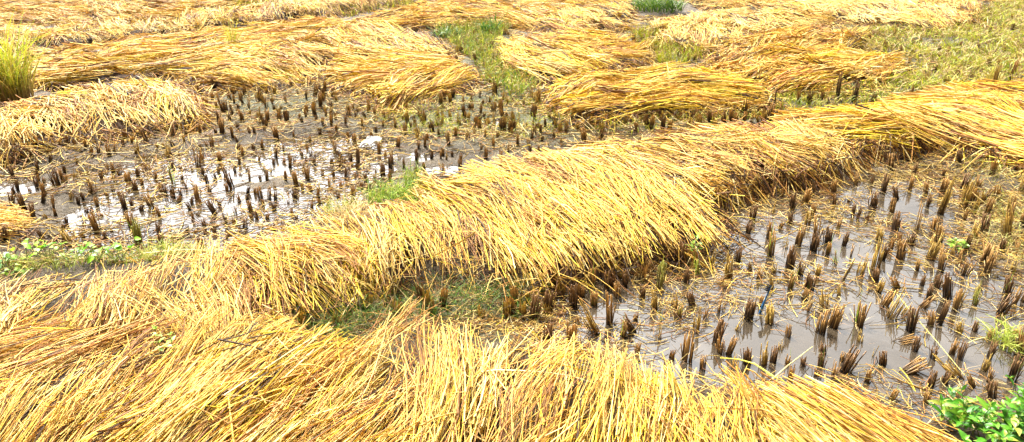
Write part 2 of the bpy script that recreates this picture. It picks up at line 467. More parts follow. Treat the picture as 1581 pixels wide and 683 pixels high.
    nxx, nyy = len(gx), len(gy)
    ii = np.arange(nyy - 1)[:, None] * nxx + np.arange(nxx - 1)[None]
    FF = np.stack([ii, ii + 1, ii + nxx + 1, ii + nxx], -1).reshape(-1, 4)
    keep = (d.ravel()[FF] > -st * 1.1).any(1)
    FF = FF[keep]
    used, inv = np.unique(FF, return_inverse=True)
    V3 = np.stack([MX.ravel(), MY.ravel(), zz.ravel()], 1)[used]; F3 = inv.reshape(-1, 4)
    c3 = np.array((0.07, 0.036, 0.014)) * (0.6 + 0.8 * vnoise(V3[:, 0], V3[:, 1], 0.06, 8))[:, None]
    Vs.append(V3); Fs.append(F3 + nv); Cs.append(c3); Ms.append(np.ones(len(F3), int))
    me = mesh_from("straw_swath", np.concatenate(Vs), np.concatenate(Fs), np.concatenate(Cs), [M_STRAW, M_THATCH], np.concatenate(Ms))
    return link("straw_swath", me, label, "straw", group)

G_BACK = "straw laid in rows across the far field"
G_MID = "straw heaps around the middle of the field"
G_BANK = "overlapping heaps of the long diagonal straw bank"
G_FRONT = "straw heaps along the near edge"

# far field
swath("flat orange straw sheet in the top left corner above the pale row", [(-60, -15), (130, -15), (150, 12), (125, 40), (40, 44), (-60, 50)], [(20, 20, 1, -.05), (110, 20, 1, .1)], .10, seed=1, group=G_BACK, wts=W_TAN)
swath("brownish straw patch with a dark tangled knot, right of the top left sheet", [(130, 12), (200, -14), (330, -14), (420, -2), (330, 18), (270, 32), (160, 38)], [(150, 20, .4, .8), (220, 10, 1, .05), (300, 12, 1, -.2)], .12, seed=2, group=G_BACK, wts=W_TAN, zb=0.035, fringe=2.0)
swath("pale cream straw row behind the tall rice clump with ragged near edge", [(-60, 56), (60, 50), (130, 44), (210, 37), (275, 38), (285, 50), (200, 58), (130, 68), (60, 74), (-60, 84)], [(60, 62, .5, .8), (160, 52, .7, .7), (260, 44, .7, .7)], .16, seed=3, group=G_BACK, wts=W_PALE, spread=16, zb=0.035, fringe=2.0)
swath("narrow combed straw row curving up to the top edge left of centre", [(275, 34), (350, 18), (450, 4), (560, -8), (640, -8), (600, 6), (520, 18), (430, 30), (330, 44), (285, 50)], [(320, 32, .35, .9), (420, 18, .4, .9), (530, 5, .6, .7)], .17, seed=4, group=G_BACK, wts=W_GOLD, spread=12, zb=0.035, fringe=2.0)
swath("broad level straw field along the top centre of the photo", [(540, 38), (640, 14), (660, -14), (960, -14), (975, 22), (960, 42), (900, 60), (820, 42), (740, 38), (660, 42), (560, 44)], [(600, 30, 1, -.15), (700, 25, 1, .02), (850, 15, 1, .05), (930, 35, 1, .5)], .12, seed=5, group=G_BACK, zb=0.035, fringe=2.0)
swath("large flat yellow straw sheet behind the left windrow, mud gap at its near edge", [(45, 85), (140, 76), (300, 56), (420, 42), (520, 34), (560, 46), (450, 62), (440, 88), (510, 96), (500, 118), (440, 128), (380, 134), (310, 132), (285, 112), (230, 114), (170, 124), (60, 130), (40, 110)], [(80, 110, 1, -.08), (200, 95, 1, -.12), (350, 75, 1, -.15), (400, 110, 1, .12), (480, 105, 1, .35), (480, 50, 1, -.1)], .14, seed=6, group=G_BACK, wts=W_GOLD, zb=0.03, fringe=1.6)
swath("layered straw heap sloping right, just above the rounded yellow heap", [(440, 62), (560, 44), (625, 50), (680, 70), (696, 88), (600, 90), (515, 96), (445, 88)], [(480, 75, 1, .1), (560, 65, 1, .35), (640, 75, 1, .45)], .15, seed=7, group=G_BACK, wts=W_GOLD, zb=0.035, fringe=2.0)
swath("pale fluffy straw row near the top right, left of the green grass field", [(1005, 40), (1090, 22), (1200, 20), (1290, 30), (1250, 48), (1180, 58), (1110, 85), (1040, 70), (1000, 55)], [(1030, 45, .25, .9), (1120, 50, -.5, .8), (1200, 35, 1, .1)], .16, seed=8, group=G_BACK, wts=W_PALE, spread=16, zb=0.035, fringe=2.0)
swath("long pale straw row at the top right with feathery right tip", [(1060, -4), (1180, -14), (1480, -14), (1515, 14), (1500, 34), (1450, 44), (1380, 42), (1290, 30), (1200, 16), (1100, 12)], [(1150, 0, 1, .05), (1300, 15, 1, .25), (1430, 20, 1, .4), (1490, 15, .8, .8)], .14, seed=9, group=G_BACK, wts=W_PALE, zb=0.035, fringe=2.0)
swath("thin straw strip crossing the extreme top right corner", [(1480, -4), (1540, -12), (1700, -12), (1700, 2), (1560, 4)], [(1550, -4, 1, .1)], .10, seed=10, group=G_BACK, wts=W_PALE)
swath("tan straw heap with a twisted lock, between fluffy pale row and green grass", [(1100, 92), (1150, 62), (1230, 48), (1345, 50), (1335, 68), (1290, 84), (1200, 92)], [(1140, 80, 1, -.7), (1220, 65, 1, -.1), (1300, 62, 1, -.35)], .14, seed=11, group=G_BACK, wts=W_TAN, zb=0.035, fringe=2.0)
# middle
swath("rounded yellow straw heap with fanned stems above the stubble mud", [(505, 98), (600, 88), (690, 90), (728, 110), (735, 130), (690, 140), (640, 152), (608, 168), (570, 152), (530, 138), (510, 118)], [(540, 110, 1, .12), (610, 105, 1, 0), (600, 150, 1, -.6), (680, 125, 1, -.35)], .15, seed=12, group=G_MID, wts=W_YEL, zb=0.02, fringe=1.8)
swath("wavy yellow straw heap between two green grass gaps above centre", [(765, 72), (850, 56), (920, 54), (1000, 72), (1010, 90), (935, 104), (860, 124), (830, 118), (785, 104)], [(790, 85, .7, .6), (860, 90, 1, .1), (930, 95, 1, .15), (960, 76, 1, -.45), (850, 65, 1, .1)], .15, seed=13, group=G_MID, wts=W_YEL, zb=0.035, fringe=2.0)
swath("flat bright yellow straw slab with neat level stems right of centre", [(850, 138), (900, 124), (1040, 110), (1130, 114), (1185, 146), (1180, 164), (1050, 172), (930, 176), (885, 186), (852, 165)], [(890, 160, 1, -.25), (1000, 140, 1, -.05), (1100, 150, 1, .05)], .15, seed=14, group=G_MID, wts=W_YEL, spread=6, zb=0.035, fringe=2.0)
swath("golden straw heap with curling right end beside the green grass field", [(1060, 108), (1130, 92), (1200, 78), (1300, 84), (1390, 94), (1408, 112), (1350, 128), (1290, 140), (1190, 142), (1120, 120)], [(1130, 105, 1, -.7), (1200, 110, 1, -.2), (1300, 105, 1, .02), (1370, 118, 1, -.45)], .16, seed=15, group=G_MID, wts=W_GOLD, zb=0.03, fringe=2)
swath("left windrow of pale straw combed down towards the stubble puddle", [(-70, 165), (0, 172), (60, 160), (110, 147), (230, 127), (290, 128), (308, 160), (302, 184), (250, 190), (200, 200), (110, 210), (60, 222), (0, 234), (-70, 240)], [(-30, 200, .7, .7), (40, 190, .65, .8), (150, 170, .6, .8), (250, 160, .45, .9), (295, 160, .4, .9), (100, 155, 1, .1)], .19, seed=16, group=G_MID, wts=W_PALE, spread=12, dens=1.1, zb=0.05, fringe=2.5)
swath("small straw heap poking in from the left edge of the stubble puddle", [(-80, 328), (20, 328), (45, 340), (48, 358), (20, 372), (-80, 385)], [(0, 350, 1, -.08), (40, 345, 1, .1)], .10, seed=17, group=G_MID, wts=W_TAN, spread=5)
# diagonal bank, far right to lower left
swath("right end of the straw bank, smooth yellow stems over a dark undercut", [(1185, 196), (1260, 180), (1350, 172), (1375, 155), (1480, 142), (1581, 134), (1700, 130), (1700, 290), (1581, 246), (1500, 224), (1440, 206), (1380, 214), (1330, 222), (1240, 204)], [(1230, 195, 1, -.1), (1330, 190, 1, .08), (1420, 165, 1, .15), (1450, 195, 1, .3), (1550, 200, 1, .33), (1570, 160, 1, .1)], .22, seed=18, group=G_BANK, wts=W_YEL, dens=1.25, fringe=3.5, L0=.75, spread=6, zb=0.07)
swath("brown fronted part of the straw bank above the back of the right puddle", [(1000, 222), (1100, 205), (1180, 194), (1240, 200), (1335, 216), (1300, 240), (1240, 262), (1180, 262), (1110, 290), (1070, 285), (1050, 245)], [(1050, 225, 1, .1), (1150, 215, 1, .05), (1210, 225, .3, .9), (1260, 230, 1, .25), (1120, 255, 1, .45), (1180, 250, 1, .35)], .20, seed=19, group=G_BANK, wts=W_TAN, dens=1.2, fringe=4, zb=0.06)
swath("widest heap of the bank with long golden stems sloping down to the right puddle", [(640, 296), (720, 270), (800, 250), (900, 234), (1005, 224), (1045, 245), (1085, 300), (1132, 352), (1110, 374), (1040, 384), (960, 400), (900, 418), (850, 432), (800, 400), (720, 360), (650, 325)], [(690, 290, 1, .35), (800, 270, 1, .5), (780, 340, .8, .8), (900, 300, .75, .85), (1000, 290, .75, .85), (1080, 340, .8, .7), (920, 380, .65, .8), (950, 240, 1, .25)], .22, seed=20, group=G_BANK, wts=W_YEL, dens=1.05, L0=.85, spread=7, zb=0.02, fringe=1.0)
swath("middle heap of the bank with stems combed straight down in a brush edge", [(520, 348), (560, 328), (650, 322), (730, 352), (800, 400), (855, 422), (838, 434), (770, 432), (715, 398), (700, 410), (640, 422), (600, 434), (545, 440), (530, 400)], [(560, 380, .1, 1), (620, 380, .3, 1), (690, 390, .35, 1), (760, 430, .45, 1), (820, 440, .55, .9), (600, 335, .6, .6)], .21, seed=21, group=G_BANK, wts=W_GOLD, dens=1.05, L0=.6, spread=7, zb=0.03, fringe=0.9)
swath("ragged heap of the bank behind the low grass strip, stems crossing", [(350, 392), (420, 360), (530, 338), (560, 370), (570, 416), (560, 456), (500, 470), (430, 486), (390, 466), (340, 426)], [(400, 378, 1, .55), (450, 420, .8, .75), (500, 370, .8, .6), (540, 450, .25, 1), (420, 470, .35, .9)], .20, seed=22, group=G_BANK, wts=W_GOLD, dens=1.05, L0=.6, spread=13, zb=0.03, fringe=0.9)
swath("left end of the bank below the round leaved weeds, stems raked upwards", [(-60, 470), (0, 452), (60, 438), (180, 434), (280, 402), (355, 392), (400, 450), (430, 519), (330, 539), (180, 534), (-60, 544)], [(30, 480, .4, -1), (120, 460, .45, -1), (220, 460, .45, -1), (320, 430, .5, -1), (380, 480, .1, 1)], .19, seed=23, group=G_BANK, wts=W_PALE, dens=1.05, L0=.5, spread=12)
# near edge
swath("foreground straw in the bottom left corner, long stems raked to upper right", [(-80, 529), (60, 504), (180, 509), (300, 519), (330, 580), (220, 640), (150, 720), (100, 800), (-100, 800)], [(30, 530, 1, -.25), (60, 560, 1, -.4), (150, 540, 1, -.45), (120, 620, .8, -.8), (30, 660, .7, -.9), (230, 570, .8, -.8)], .22, zb=.02, seed=24, group=G_FRONT, wts=W_TAN, dens=1.05, L0=.6)
swath("foreground straw left of centre, evenly raked at a slant, yellow streaks below", [(250, 518), (400, 494), (530, 541), (600, 556), (560, 640), (500, 720), (440, 800), (60, 800), (130, 700), (220, 600)], [(300, 560, .8, -.8), (420, 570, .9, -.75), (300, 640, .8, -.75), (480, 620, 1, -.7), (400, 680, .9, -.7)], .22, zb=.03, seed=25, group=G_FRONT, wts=W_GOLD, dens=1.05, L0=.7, spread=7)
swath("foreground straw with brush of upright cut ends at bottom centre", [(490, 570), (600, 518), (640, 498), (690, 513), (735, 543), (745, 640), (720, 800), (400, 800), (470, 660)], [(560, 570, .7, -.9), (640, 550, .12, -1), (700, 560, -.1, -1), (640, 640, .2, -1), (540, 640, .8, -.7), (480, 670, 1, -.5)], .22, zb=.03, seed=26, group=G_FRONT, wts=W_GOLD, dens=1.05, L0=.62, spread=8, hole=(738, 690, .075, .05))
swath("foreground straw leaning slightly right beside the dark hollow", [(730, 553), (790, 536), (850, 526), (900, 548), (985, 578), (990, 640), (960, 800), (690, 800), (720, 650)], [(780, 580, .3, -1), (850, 570, .4, -1), (920, 600, .35, -1), (960, 590, -.3, -1), (800, 650, .35, -1)], .22, zb=.03, seed=27, group=G_FRONT, wts=W_GOLD, dens=1.05, L0=.6, spread=8, hole=(738, 690, .075, .05))
swath("foreground straw fanning out both ways below the right puddle", [(960, 592), (1020, 600), (1100, 605), (1150, 600), (1200, 600), (1190, 700), (1220, 800), (930, 800), (960, 660)], [(1010, 610, -.5, 1), (1080, 600, 1, .2), (1060, 660, -.4, 1), (1130, 650, .1, 1), (1180, 650, .6, 1), (1150, 600, 1, .5)], .21, zb=.03, seed=28, group=G_FRONT, wts=W_YEL, dens=1.05, L0=.55, spread=12)
swath("foreground straw tapering off to the green weeds at bottom right", [(1170, 610), (1250, 600), (1330, 612), (1400, 650), (1470, 682), (1530, 720), (1560, 800), (1180, 800), (1170, 680)], [(1220, 620, 1, .5), (1320, 640, 1, .5), (1420, 680, 1, .5), (1230, 670, .6, .9), (1320, 690, .9, .6)], .18, zb=.02, seed=29, group=G_FRONT, wts=W_YEL, dens=1.05, L0=.7, spread=8)

# ------------------------------------------------------------------ loose straw on mud and water
def litter(name, label, pts, dens, seed, wsc=1.0, lmin=.05, lmax=.22, w=(3, 3, 1, .3, 3, 3, 2)):
    rng = np.random.default_rng(seed)
    poly = wpoly(pts); n = int(area(poly) * dens)
    x, y = sample_poly(rng, poly, n)
    keep = fbm(x, y, 0.5, seed, 3) > rng.uniform(0.25, 0.62, n); x, y = x[keep], y[keep]; n = len(x)
    a = rng.uniform(0, 6.28, n); l = rng.uniform(lmin, lmax, n) * (rng.random(n) ** .5 + .2); bend = rng.normal(0, 0.5, n)
    k = np.linspace(-.5, .5, 4)
    P = np.zeros((n, 4, 3))
    P[..., 0] = x[:, None] + np.cos(a[:, None] + bend[:, None] * k) * l[:, None] * k
    P[..., 1] = y[:, None] + np.sin(a[:, None] + bend[:, None] * k) * l[:, None] * k
    gz = np.maximum(ground_h(P[..., 0], P[..., 1]), 0.0)
    stick = (rng.random(n) < 0.2) * rng.uniform(0.01, 0.05, n)
    P[..., 2] = np.maximum(gz, gz.mean(1, keepdims=True)) + 0.003 + rng.uniform(0, 0.012, (n, 1)) + stick[:, None] * (k + .5)
    V, F = tubes(P, np.repeat(rng.uniform(0.0009, 0.0021, n)[:, None] * wsc, 4, 1), 3, rng)
    c = palette(rng, n, w) * rng.uniform(.3, 1, (n, 1))
    link(name, mesh_from(name, V, F, np.repeat(c, 12, 0), [M_STRAW]), label, "loose straw", kind="stuff")

litter("loose_straw", "loose pale straws scattered over the right puddle and its mud", [(780, 440), (1000, 380), (1130, 310), (1330, 240), (1620, 240), (1660, 700), (1400, 660), (1000, 600), (760, 520)], 1100, 5)
litter("loose_straw", "broken straws and leaves strewn over the left stubble mud", [(-60, 230), (100, 215), (300, 190), (320, 135), (500, 125), (640, 165), (850, 160), (1200, 175), (1000, 230), (700, 270), (560, 340), (360, 390), (200, 420), (-60, 440)], 900, 6, 1.5)
litter("loose_straw", "matted straws on the grassy strip under the diagonal bank", [(380, 470), (560, 450), (860, 440), (880, 530), (640, 530), (420, 545)], 1700, 7)
litter("loose_straw", "broken straws piled on the near left shore of the right puddle", [(700, 500), (860, 470), (1000, 540), (1010, 590), (880, 570), (700, 550)], 1500, 10)
litter("loose_straw", "straws lying in the far grassy gaps between the swaths", [(640, 30), (1000, 30), (1581, 0), (1660, 140), (1200, 190), (860, 190), (700, 150)], 420, 8, 2.3)
litter("loose_straw", "dense yellowing straws at the right edge above the puddle", [(1440, 240), (1640, 240), (1640, 430), (1500, 400)], 700, 9, 1.2)

# ------------------------------------------------------------------ stubble
rngS = np.random.default_rng(4)
def stubble_mesh(kind, seed, thin=False):
    """height 1 (scaled later), radius about .22"""
    rng = np.random.default_rng(seed)
    n = 5 if thin else rng.integers(20, 32)
    r0 = (0.10 if thin else 0.25)
    a = rng.uniform(0, 6.28, n); rr = r0 * np.sqrt(rng.random(n))
    top = rng.uniform(0.45, 1.02, n); lean = rng.uniform(0.0, 0.035, n) + (rng.random(n) < .08) * .22
    if kind == 'gold': top *= rng.uniform(.55, 1.1, n); lean *= 1.2
    k = np.linspace(0, 1, 4); P = np.zeros((n, 4, 3))
    la = a + rng.normal(0, .6, n)
    P[..., 0] = (np.cos(a) * rr)[:, None] + np.cos(la)[:, None] * lean[:, None] * k ** 1.3
    P[..., 1] = (np.sin(a) * rr * 0.8)[:, None] + np.sin(la)[:, None] * lean[:, None] * k ** 1.3
    P[..., 2] = -0.12 + (top[:, None] + .12) * k
    rad = rng.uniform(0.02, 0.036, n) * (0.8 if kind == 'gold' else 1)
    V, F = tubes(P, rad[:, None] * np.array([.9, 1, 1, 1.06])[None], 5, rng)
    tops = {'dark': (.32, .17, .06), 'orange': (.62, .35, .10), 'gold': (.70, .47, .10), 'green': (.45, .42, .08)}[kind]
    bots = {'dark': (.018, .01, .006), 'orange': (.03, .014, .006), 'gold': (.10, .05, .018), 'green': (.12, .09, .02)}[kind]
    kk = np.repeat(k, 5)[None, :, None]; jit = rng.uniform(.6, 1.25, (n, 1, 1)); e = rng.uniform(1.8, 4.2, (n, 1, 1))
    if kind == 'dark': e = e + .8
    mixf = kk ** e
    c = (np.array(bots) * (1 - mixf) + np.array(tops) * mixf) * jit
    # cut faces: a disc closing each stem, centre painted dark as a shaded hollow
    ends = (np.arange(n)[:, None] * 20 + 15 + np.arange(5)[None])
    cent = V[ends].mean(1) - np.array([0, 0, .01])
    V2 = np.concatenate([V, cent]); ci = len(V) + np.arange(n)
    Fc = np.concatenate([np.stack([ends[:, j], ends[:, (j + 1) % 5], ci, ci], 1) for j in range(5)])
    # degenerate quads are avoided: build as quads of rim pairs + centre
    cc = np.concatenate([c.reshape(-1, 3), np.repeat([[.05, .03, .015]], n, 0)])
    tri = Fc[:, :3]
    me = bpy.data.meshes.new("rice_stubble")
    me.from_pydata(V2.tolist(), [], F.tolist() + tri.tolist())
    me.materials.append(M_STALK)
    at_ = me.color_attributes.new("col", 'FLOAT_COLOR', 'POINT')
    q = np.ones((len(V2), 4), np.float32); q[:, :3] = cc; at_.data.foreach_set("color", q.ravel())
    me.polygons.foreach_set("use_smooth", np.ones(len(me.polygons), bool))
    return me

def blades(rng, n, h, spread, w, cols, droop=.5, base_r=.02, ns=4, base_col=None):
    a = rng.uniform(0, 6.28, n); hh = h * rng.uniform(.5, 1.1, n); sp = spread * rng.uniform(.2, 1.2, n)
    k = np.linspace(0, 1, ns + 1); P = np.zeros((n, ns + 1, 3)); br = base_r * np.sqrt(rng.random(n)); ba = rng.uniform(0, 6.28, n)
    P[..., 0] = (br * np.cos(ba))[:, None] + np.cos(a)[:, None] * sp[:, None] * k ** 1.8
    P[..., 1] = (br * np.sin(ba))[:, None] + np.sin(a)[:, None] * sp[:, None] * k ** 1.8
    P[..., 2] = hh[:, None] * (k - droop * rng.random(n)[:, None] * k ** 3)
    R = w * rng.uniform(.6, 1.3, n)[:, None] * np.clip(1.15 - k, .08, 1)[None] ** .7
    V, F = tubes(P, R, 2, rng)
    cols = np.array(cols); c = cols[rng.integers(0, len(cols), n)] * rng.uniform(.75, 1.2, (n, 1))
    c = np.repeat(c[:, None], (ns + 1) * 2, 1)
    if base_col is not None:
        kk = np.repeat(np.clip(k * 1.8, 0, 1), 2)[None, :, None]; c = c * kk + np.array(base_col) * (1 - kk)
    return V, F, c.reshape(-1, 3)

def dry_leaves_mesh(seed):
    rng = np.random.default_rng(seed)
    V, F, c = blades(rng, 16, .5, 1.0, .018, [(.5, .33, .12), (.62, .45, .2), (.3, .16, .06)], .9, .22, 4)
    V[:, 2] += 0.02
    return mesh_from("dry_leaves", V, F, c, [M_STRAW])
def shoots_mesh(seed):
    rng = np.random.default_rng(seed)
    V, F, c = blades(rng, 6, 1.3, .35, .022, [(.25, .42, .04), (.36, .5, .06)], .2, .2, 4)
    return mesh_from("green_shoots", V, F, c, [M_GRASS])

KINDS_ = ('dark', 'orange', 'gold', 'green')
STM = {k: [stubble_mesh(k, i * 7 + j * 31) for j in range(6)] for i, k in enumerate(KINDS_)}
STT = {k: [stubble_mesh(k, 500 + i * 7 + j * 31, True) for j in range(3)] for i, k in enumerate(KINDS_)}
DLM = [dry_leaves_mesh(60 + i) for i in range(6)]
SHM = [shoots_mesh(80 + i) for i in range(3)]

# (origin x, origin y, zoom), then per clump: X, Y of its foot, height, kind letter (d o g n), lean in degrees (+ right), t = thin
S = []
def add(ox, oy, z, rows):
    for r in rows.split(';'):
        q = r.split()
        if len(q) < 3: continue
        X, Y, Hh = float(q[0]), float(q[1]), float(q[2])
        kind = 'o'; lean = 0; thin = False
        for e in q[3:]:
            if e in ('d', 'o', 'g', 'n'): kind = e
            elif e == 't': thin = True
            else: lean = float(e)
        S.append((ox + X / z, oy + Y / z, Hh / z, kind, lean, thin))
add(780, 380, 3.415, "265 210 100 o;148 385 115 d;220 345 110 d;222 495 95 d;358 320 110 d;450 200 90 o;488 455 150 g -26;553 405 150 o;592 270 80 o -8;560 170 60 d;632 215 85 d;350 512 110 o;382 560 95 o -8;685 385 55 o t;695 455 90 d -30;790 330 110 g -4;815 222 125 n 3;825 400 60 g t;895 320 80 g;910 95 110 d;685 80 80 d;600 590 50 o 20;850 650 70 o")
add(1050, 250, 3.415, "265 230 55 o;228 232 40 d;372 195 80 g t;538 185 50 o;590 248 80 d;580 325 60 d;488 275 55 g;380 300 70 d;360 378 60 d;468 400 80 o;480 495 115 o;495 585 75 g;520 350 40 o 18;575 562 105 d;665 332 85 g;700 272 60 o;610 140 60 o;695 165 55 d;812 232 60 d;808 172 75 o;830 347 60 o;720 412 115 o;780 422 80 d;860 442 70 d;820 537 70 o t;900 500 70 o t;912 282 60 d;890 212 30 d;715 602 80 g;300 532 78 d;255 612 115 g;370 572 45 d;20 522 85 d;60 572 60 g;30 642 75 d;90 592 80 n t;370 672 72 g t;490 662 75 g -22;850 625 140 g 22 t;125 442 50 d;215 642 45 o t")
add(1320, 230, 3.414, "95 310 75 d;60 382 42 d t;10 362 60 d;80 192 50 d;185 112 62 o;195 342 75 o;210 432 85 d;225 262 60 d -25;285 216 72 o;310 132 60 d;372 236 65 o;445 340 165 g;460 150 48 d;570 302 150 g 4;565 212 70 d 10;640 217 60 o;540 102 60 d;630 72 50 o;685 102 45 g;800 142 72 o;880 152 50 o;655 292 60 d 25;690 352 72 o;575 382 52 o;620 472 80 g 5;795 482 165 g -6;770 542 62 d;415 432 70 o;440 502 90 o;457 642 112 o;390 582 120 g 8;320 442 150 o t 6;295 502 60 d;235 492 55 o;235 582 95 o;120 482 80 g;100 642 150 g;135 582 80 d 10;690 662 125 o 12;580 542 70 d;540 592 65 o;510 562 60 g;20 662 100 g;880 602 60 o;830 652 70 g;870 252 90 g")
add(1050, 430, 3.415, "80 272 118 g;75 142 80 d -10;215 176 72 o;355 207 105 d;425 142 62 o;475 242 115 g;570 302 72 o;668 172 88 o 8 t;765 152 100 g -6;735 282 120 o;800 252 115 o;190 342 115 d;220 392 90 o;250 402 100 o 16;290 472 82 g;440 452 115 g -6;490 442 90 d;35 432 130 o;120 482 80 o;860 492 125 d 14;205 175 60 o t")
add(1320, 420, 3.414, "20 282 112 o;120 102 85 g;180 242 135 g 8;240 78 70 o -35;350 72 60 d;390 142 75 d;492 132 110 d -25;430 82 70 d;530 202 110 o;330 187 75 o 35;295 312 118 d;400 282 80 o;440 272 115 d 4;630 172 85 n;760 222 85 d 18;800 122 95 d;835 167 85 o 6;880 157 80 o;835 362 62 o;868 422 112 o;888 432 90 o;705 452 95 d;505 432 80 o;548 462 92 d 8;400 592 90 d;225 525 100 o 58;165 362 95 o 65;575 555 125 g -38;825 572 125 d;720 672 80 d;92 442 80 g t;680 22 50 d;740 32 40 g")
nRight = len(S)
add(0, 200, 3.415, "65 152 60 d;70 252 62 d;45 217 60 g t;200 222 60 d;200 257 32 d;195 312 60 d;235 282 32 o;95 322 50 d;80 367 50 d;165 352 36 o;75 422 62 d;140 457 80 d;185 502 70 d;350 502 52 d;240 362 60 o;310 322 92 d;345 242 50 d;330 282 62 o;285 412 42 o;370 122 42 d;460 132 40 o;285 92 40 d;210 132 40 o;585 162 60 o;600 227 60 o;635 247 50 d;470 252 42 g;490 347 62 o;515 402 62 o;515 532 112 o;560 572 50 d;385 605 100 g -20;240 612 62 d -15;680 282 70 o;715 322 60 d;660 412 82 d;600 332 42 o;690 512 82 o;760 222 60 o;790 222 50 o;725 142 62 g;665 82 50 o;780 92 70 o -12;820 267 60 o;855 327 62 o;808 412 75 o -22;845 462 72 o;730 602 130 n;760 542 60 g t;840 542 60 d;850 612 70 d;890 132 65 g;770 162 50 o;905 342 50 d;45 632 62 d;535 642 52 d;120 660 40 o")
add(250, 220, 3.415, "105 202 42 d;125 247 60 o;60 212 90 n t;15 272 60 d;60 292 50 d;85 312 50 o;195 132 100 o;210 172 52 d;240 212 52 d;290 197 42 d -15;250 262 40 d;190 302 80 o -8;175 252 42 o;305 102 62 o;340 167 72 o;425 77 52 o;455 152 42 o;460 202 60 o;370 242 70 d -15;415 312 52 o -10;520 292 62 o;565 302 62 o;590 357 42 d;600 82 52 d;590 112 40 o;575 152 42 g;555 202 50 o;655 212 52 o;675 132 62 o;670 82 40 d;640 42 32 o;700 292 60 d;710 232 72 o;770 202 60 o;785 252 42 o;785 87 52 d;805 122 42 d;880 222 42 o;825 287 52 o;790 342 52 o;690 387 52 o;710 412 40 d;510 402 46 d -15;470 367 72 o;435 452 60 d;380 432 40 d t;345 432 90 d t -15;285 377 72 d -22;280 482 52 d;355 522 62 d;595 482 62 d;165 412 52 o;225 452 62 d;135 472 52 d;210 552 62 d;120 592 52 d;10 542 62 o;10 382 52 o;530 37 52 o;765 37 32 o;910 52 62 o;910 182 42 d;825 402 32 d")
add(450, 160, 3.415, "95 202 42 o;80 237 42 o;105 292 60 o;125 327 42 d;85 362 42 o;80 397 42 o;20 442 52 o;15 492 42 d;110 457 32 o;145 492 52 o;105 547 52 o;200 422 46 o;235 262 72 o;255 312 42 o;255 342 42 d;230 372 42 d;285 392 62 d;340 402 52 o;350 322 82 d;350 357 42 d;400 412 52 d t;375 452 52 o;410 492 52 d;325 502 62 o;330 202 52 o;350 227 32 o;210 192 32 o;300 182 42 o;260 442 42 o;485 402 72 d;465 267 52 o;495 292 42 o;530 312 62 o;520 342 62 d;560 242 52 o;600 187 52 o;550 152 42 o;375 142 42 o;440 87 42 o;490 107 42 o;520 112 42 g;610 112 42 o;655 142 42 o;705 112 52 o;665 207 42 g;705 247 52 o;660 317 62 d;745 277 32 d;785 302 42 o;780 202 42 d;830 242 62 o;865 202 52 o;850 282 32 d;890 342 52 o;890 302 42 o;800 352 42 o;700 352 42 o;60 132 32 d;80 92 32 o;215 132 52 o;185 92 32 o;80 52 32 o;160 32 52 d;150 172 32 d;770 92 52 g;790 32 62 o;840 102 52 g;410 62 52 o;520 52 42 o")
add(250, 100, 3.415, "205 192 52 d;235 217 32 d;310 232 52 o;345 272 52 o;385 227 42 o;440 187 32 d;460 252 52 o;430 322 62 o;310 342 62 d;555 242 52 o;560 312 62 o;555 352 42 d;620 302 52 o;650 277 32 d;660 227 42 o;605 392 72 o;765 212 42 d;765 277 52 o;755 307 42 d;745 332 25 d;840 252 72 o;860 192 42 d;870 302 32 d;895 352 52 o;920 202 42 o;775 402 32 o;765 442 42 o;895 402 32 d;830 387 32 g;640 442 42 o;325 392 72 o;375 402 52 o;405 372 42 d;520 442 72 g -8;265 437 52 o;205 387 42 o;175 367 42 o;195 332 32 d;125 432 42 g;160 472 52 o;430 477 62 o;65 402 52 d;50 362 42 d;35 492 72 g;465 382 32 o")
add(660, 100, 4.019, "95 292 60 o;75 362 52 d;140 372 42 o;225 272 52 o;345 267 32 o;325 227 32 d;270 247 52 o;390 142 62 g;470 132 72 g;445 177 42 g;420 302 42 o;410 342 42 g;330 322 52 o;235 352 42 o;280 302 42 o;460 362 32 o;530 342 42 o;495 272 42 g;490 332 32 d;560 382 52 g;595 302 42 d;665 372 42 d;730 422 52 d;620 412 32 o;590 452 32 g;685 252 82 g;765 252 72 d t;740 292 52 g;700 472 52 d;690 432 90 g t;780 492 42 d t;795 422 52 g;860 462 52 d;930 432 52 g;970 502 82 o;995 532 42 g;795 362 62 g;945 372 52 d;1020 352 52 o;1075 462 52 d;130 522 62 o;80 472 42 o;175 472 52 o;295 472 42 g;250 502 52 g;210 592 42 o;205 642 52 o;360 492 42 o;375 502 52 g;410 542 46 o;440 472 32 g;360 592 62 o;460 632 62 o;505 562 42 o;560 532 62 o;645 497 52 d;640 572 42 d;690 577 42 o;830 522 42 g")
add(1100, 110, 3.25, "35 210 40 d;75 180 50 o;155 240 50 d;95 285 60 d t;310 190 60 d t;285 260 70 o;430 190 50 o;475 195 50 d;540 175 40 d t;575 200 55 d t;620 170 90 d;705 175 80 d;705 215 40 g;595 220 35 g;800 170 40 d;225 245 35 d;415 230 30 o;990 150 40 d;340 225 35 o;170 80 50 d;1290 75 40 d;1060 95 40 o;430 110 35 o;1400 110 120 g;1490 60 80 o;1210 70 50 d")
rx_ = np.random.default_rng(77)
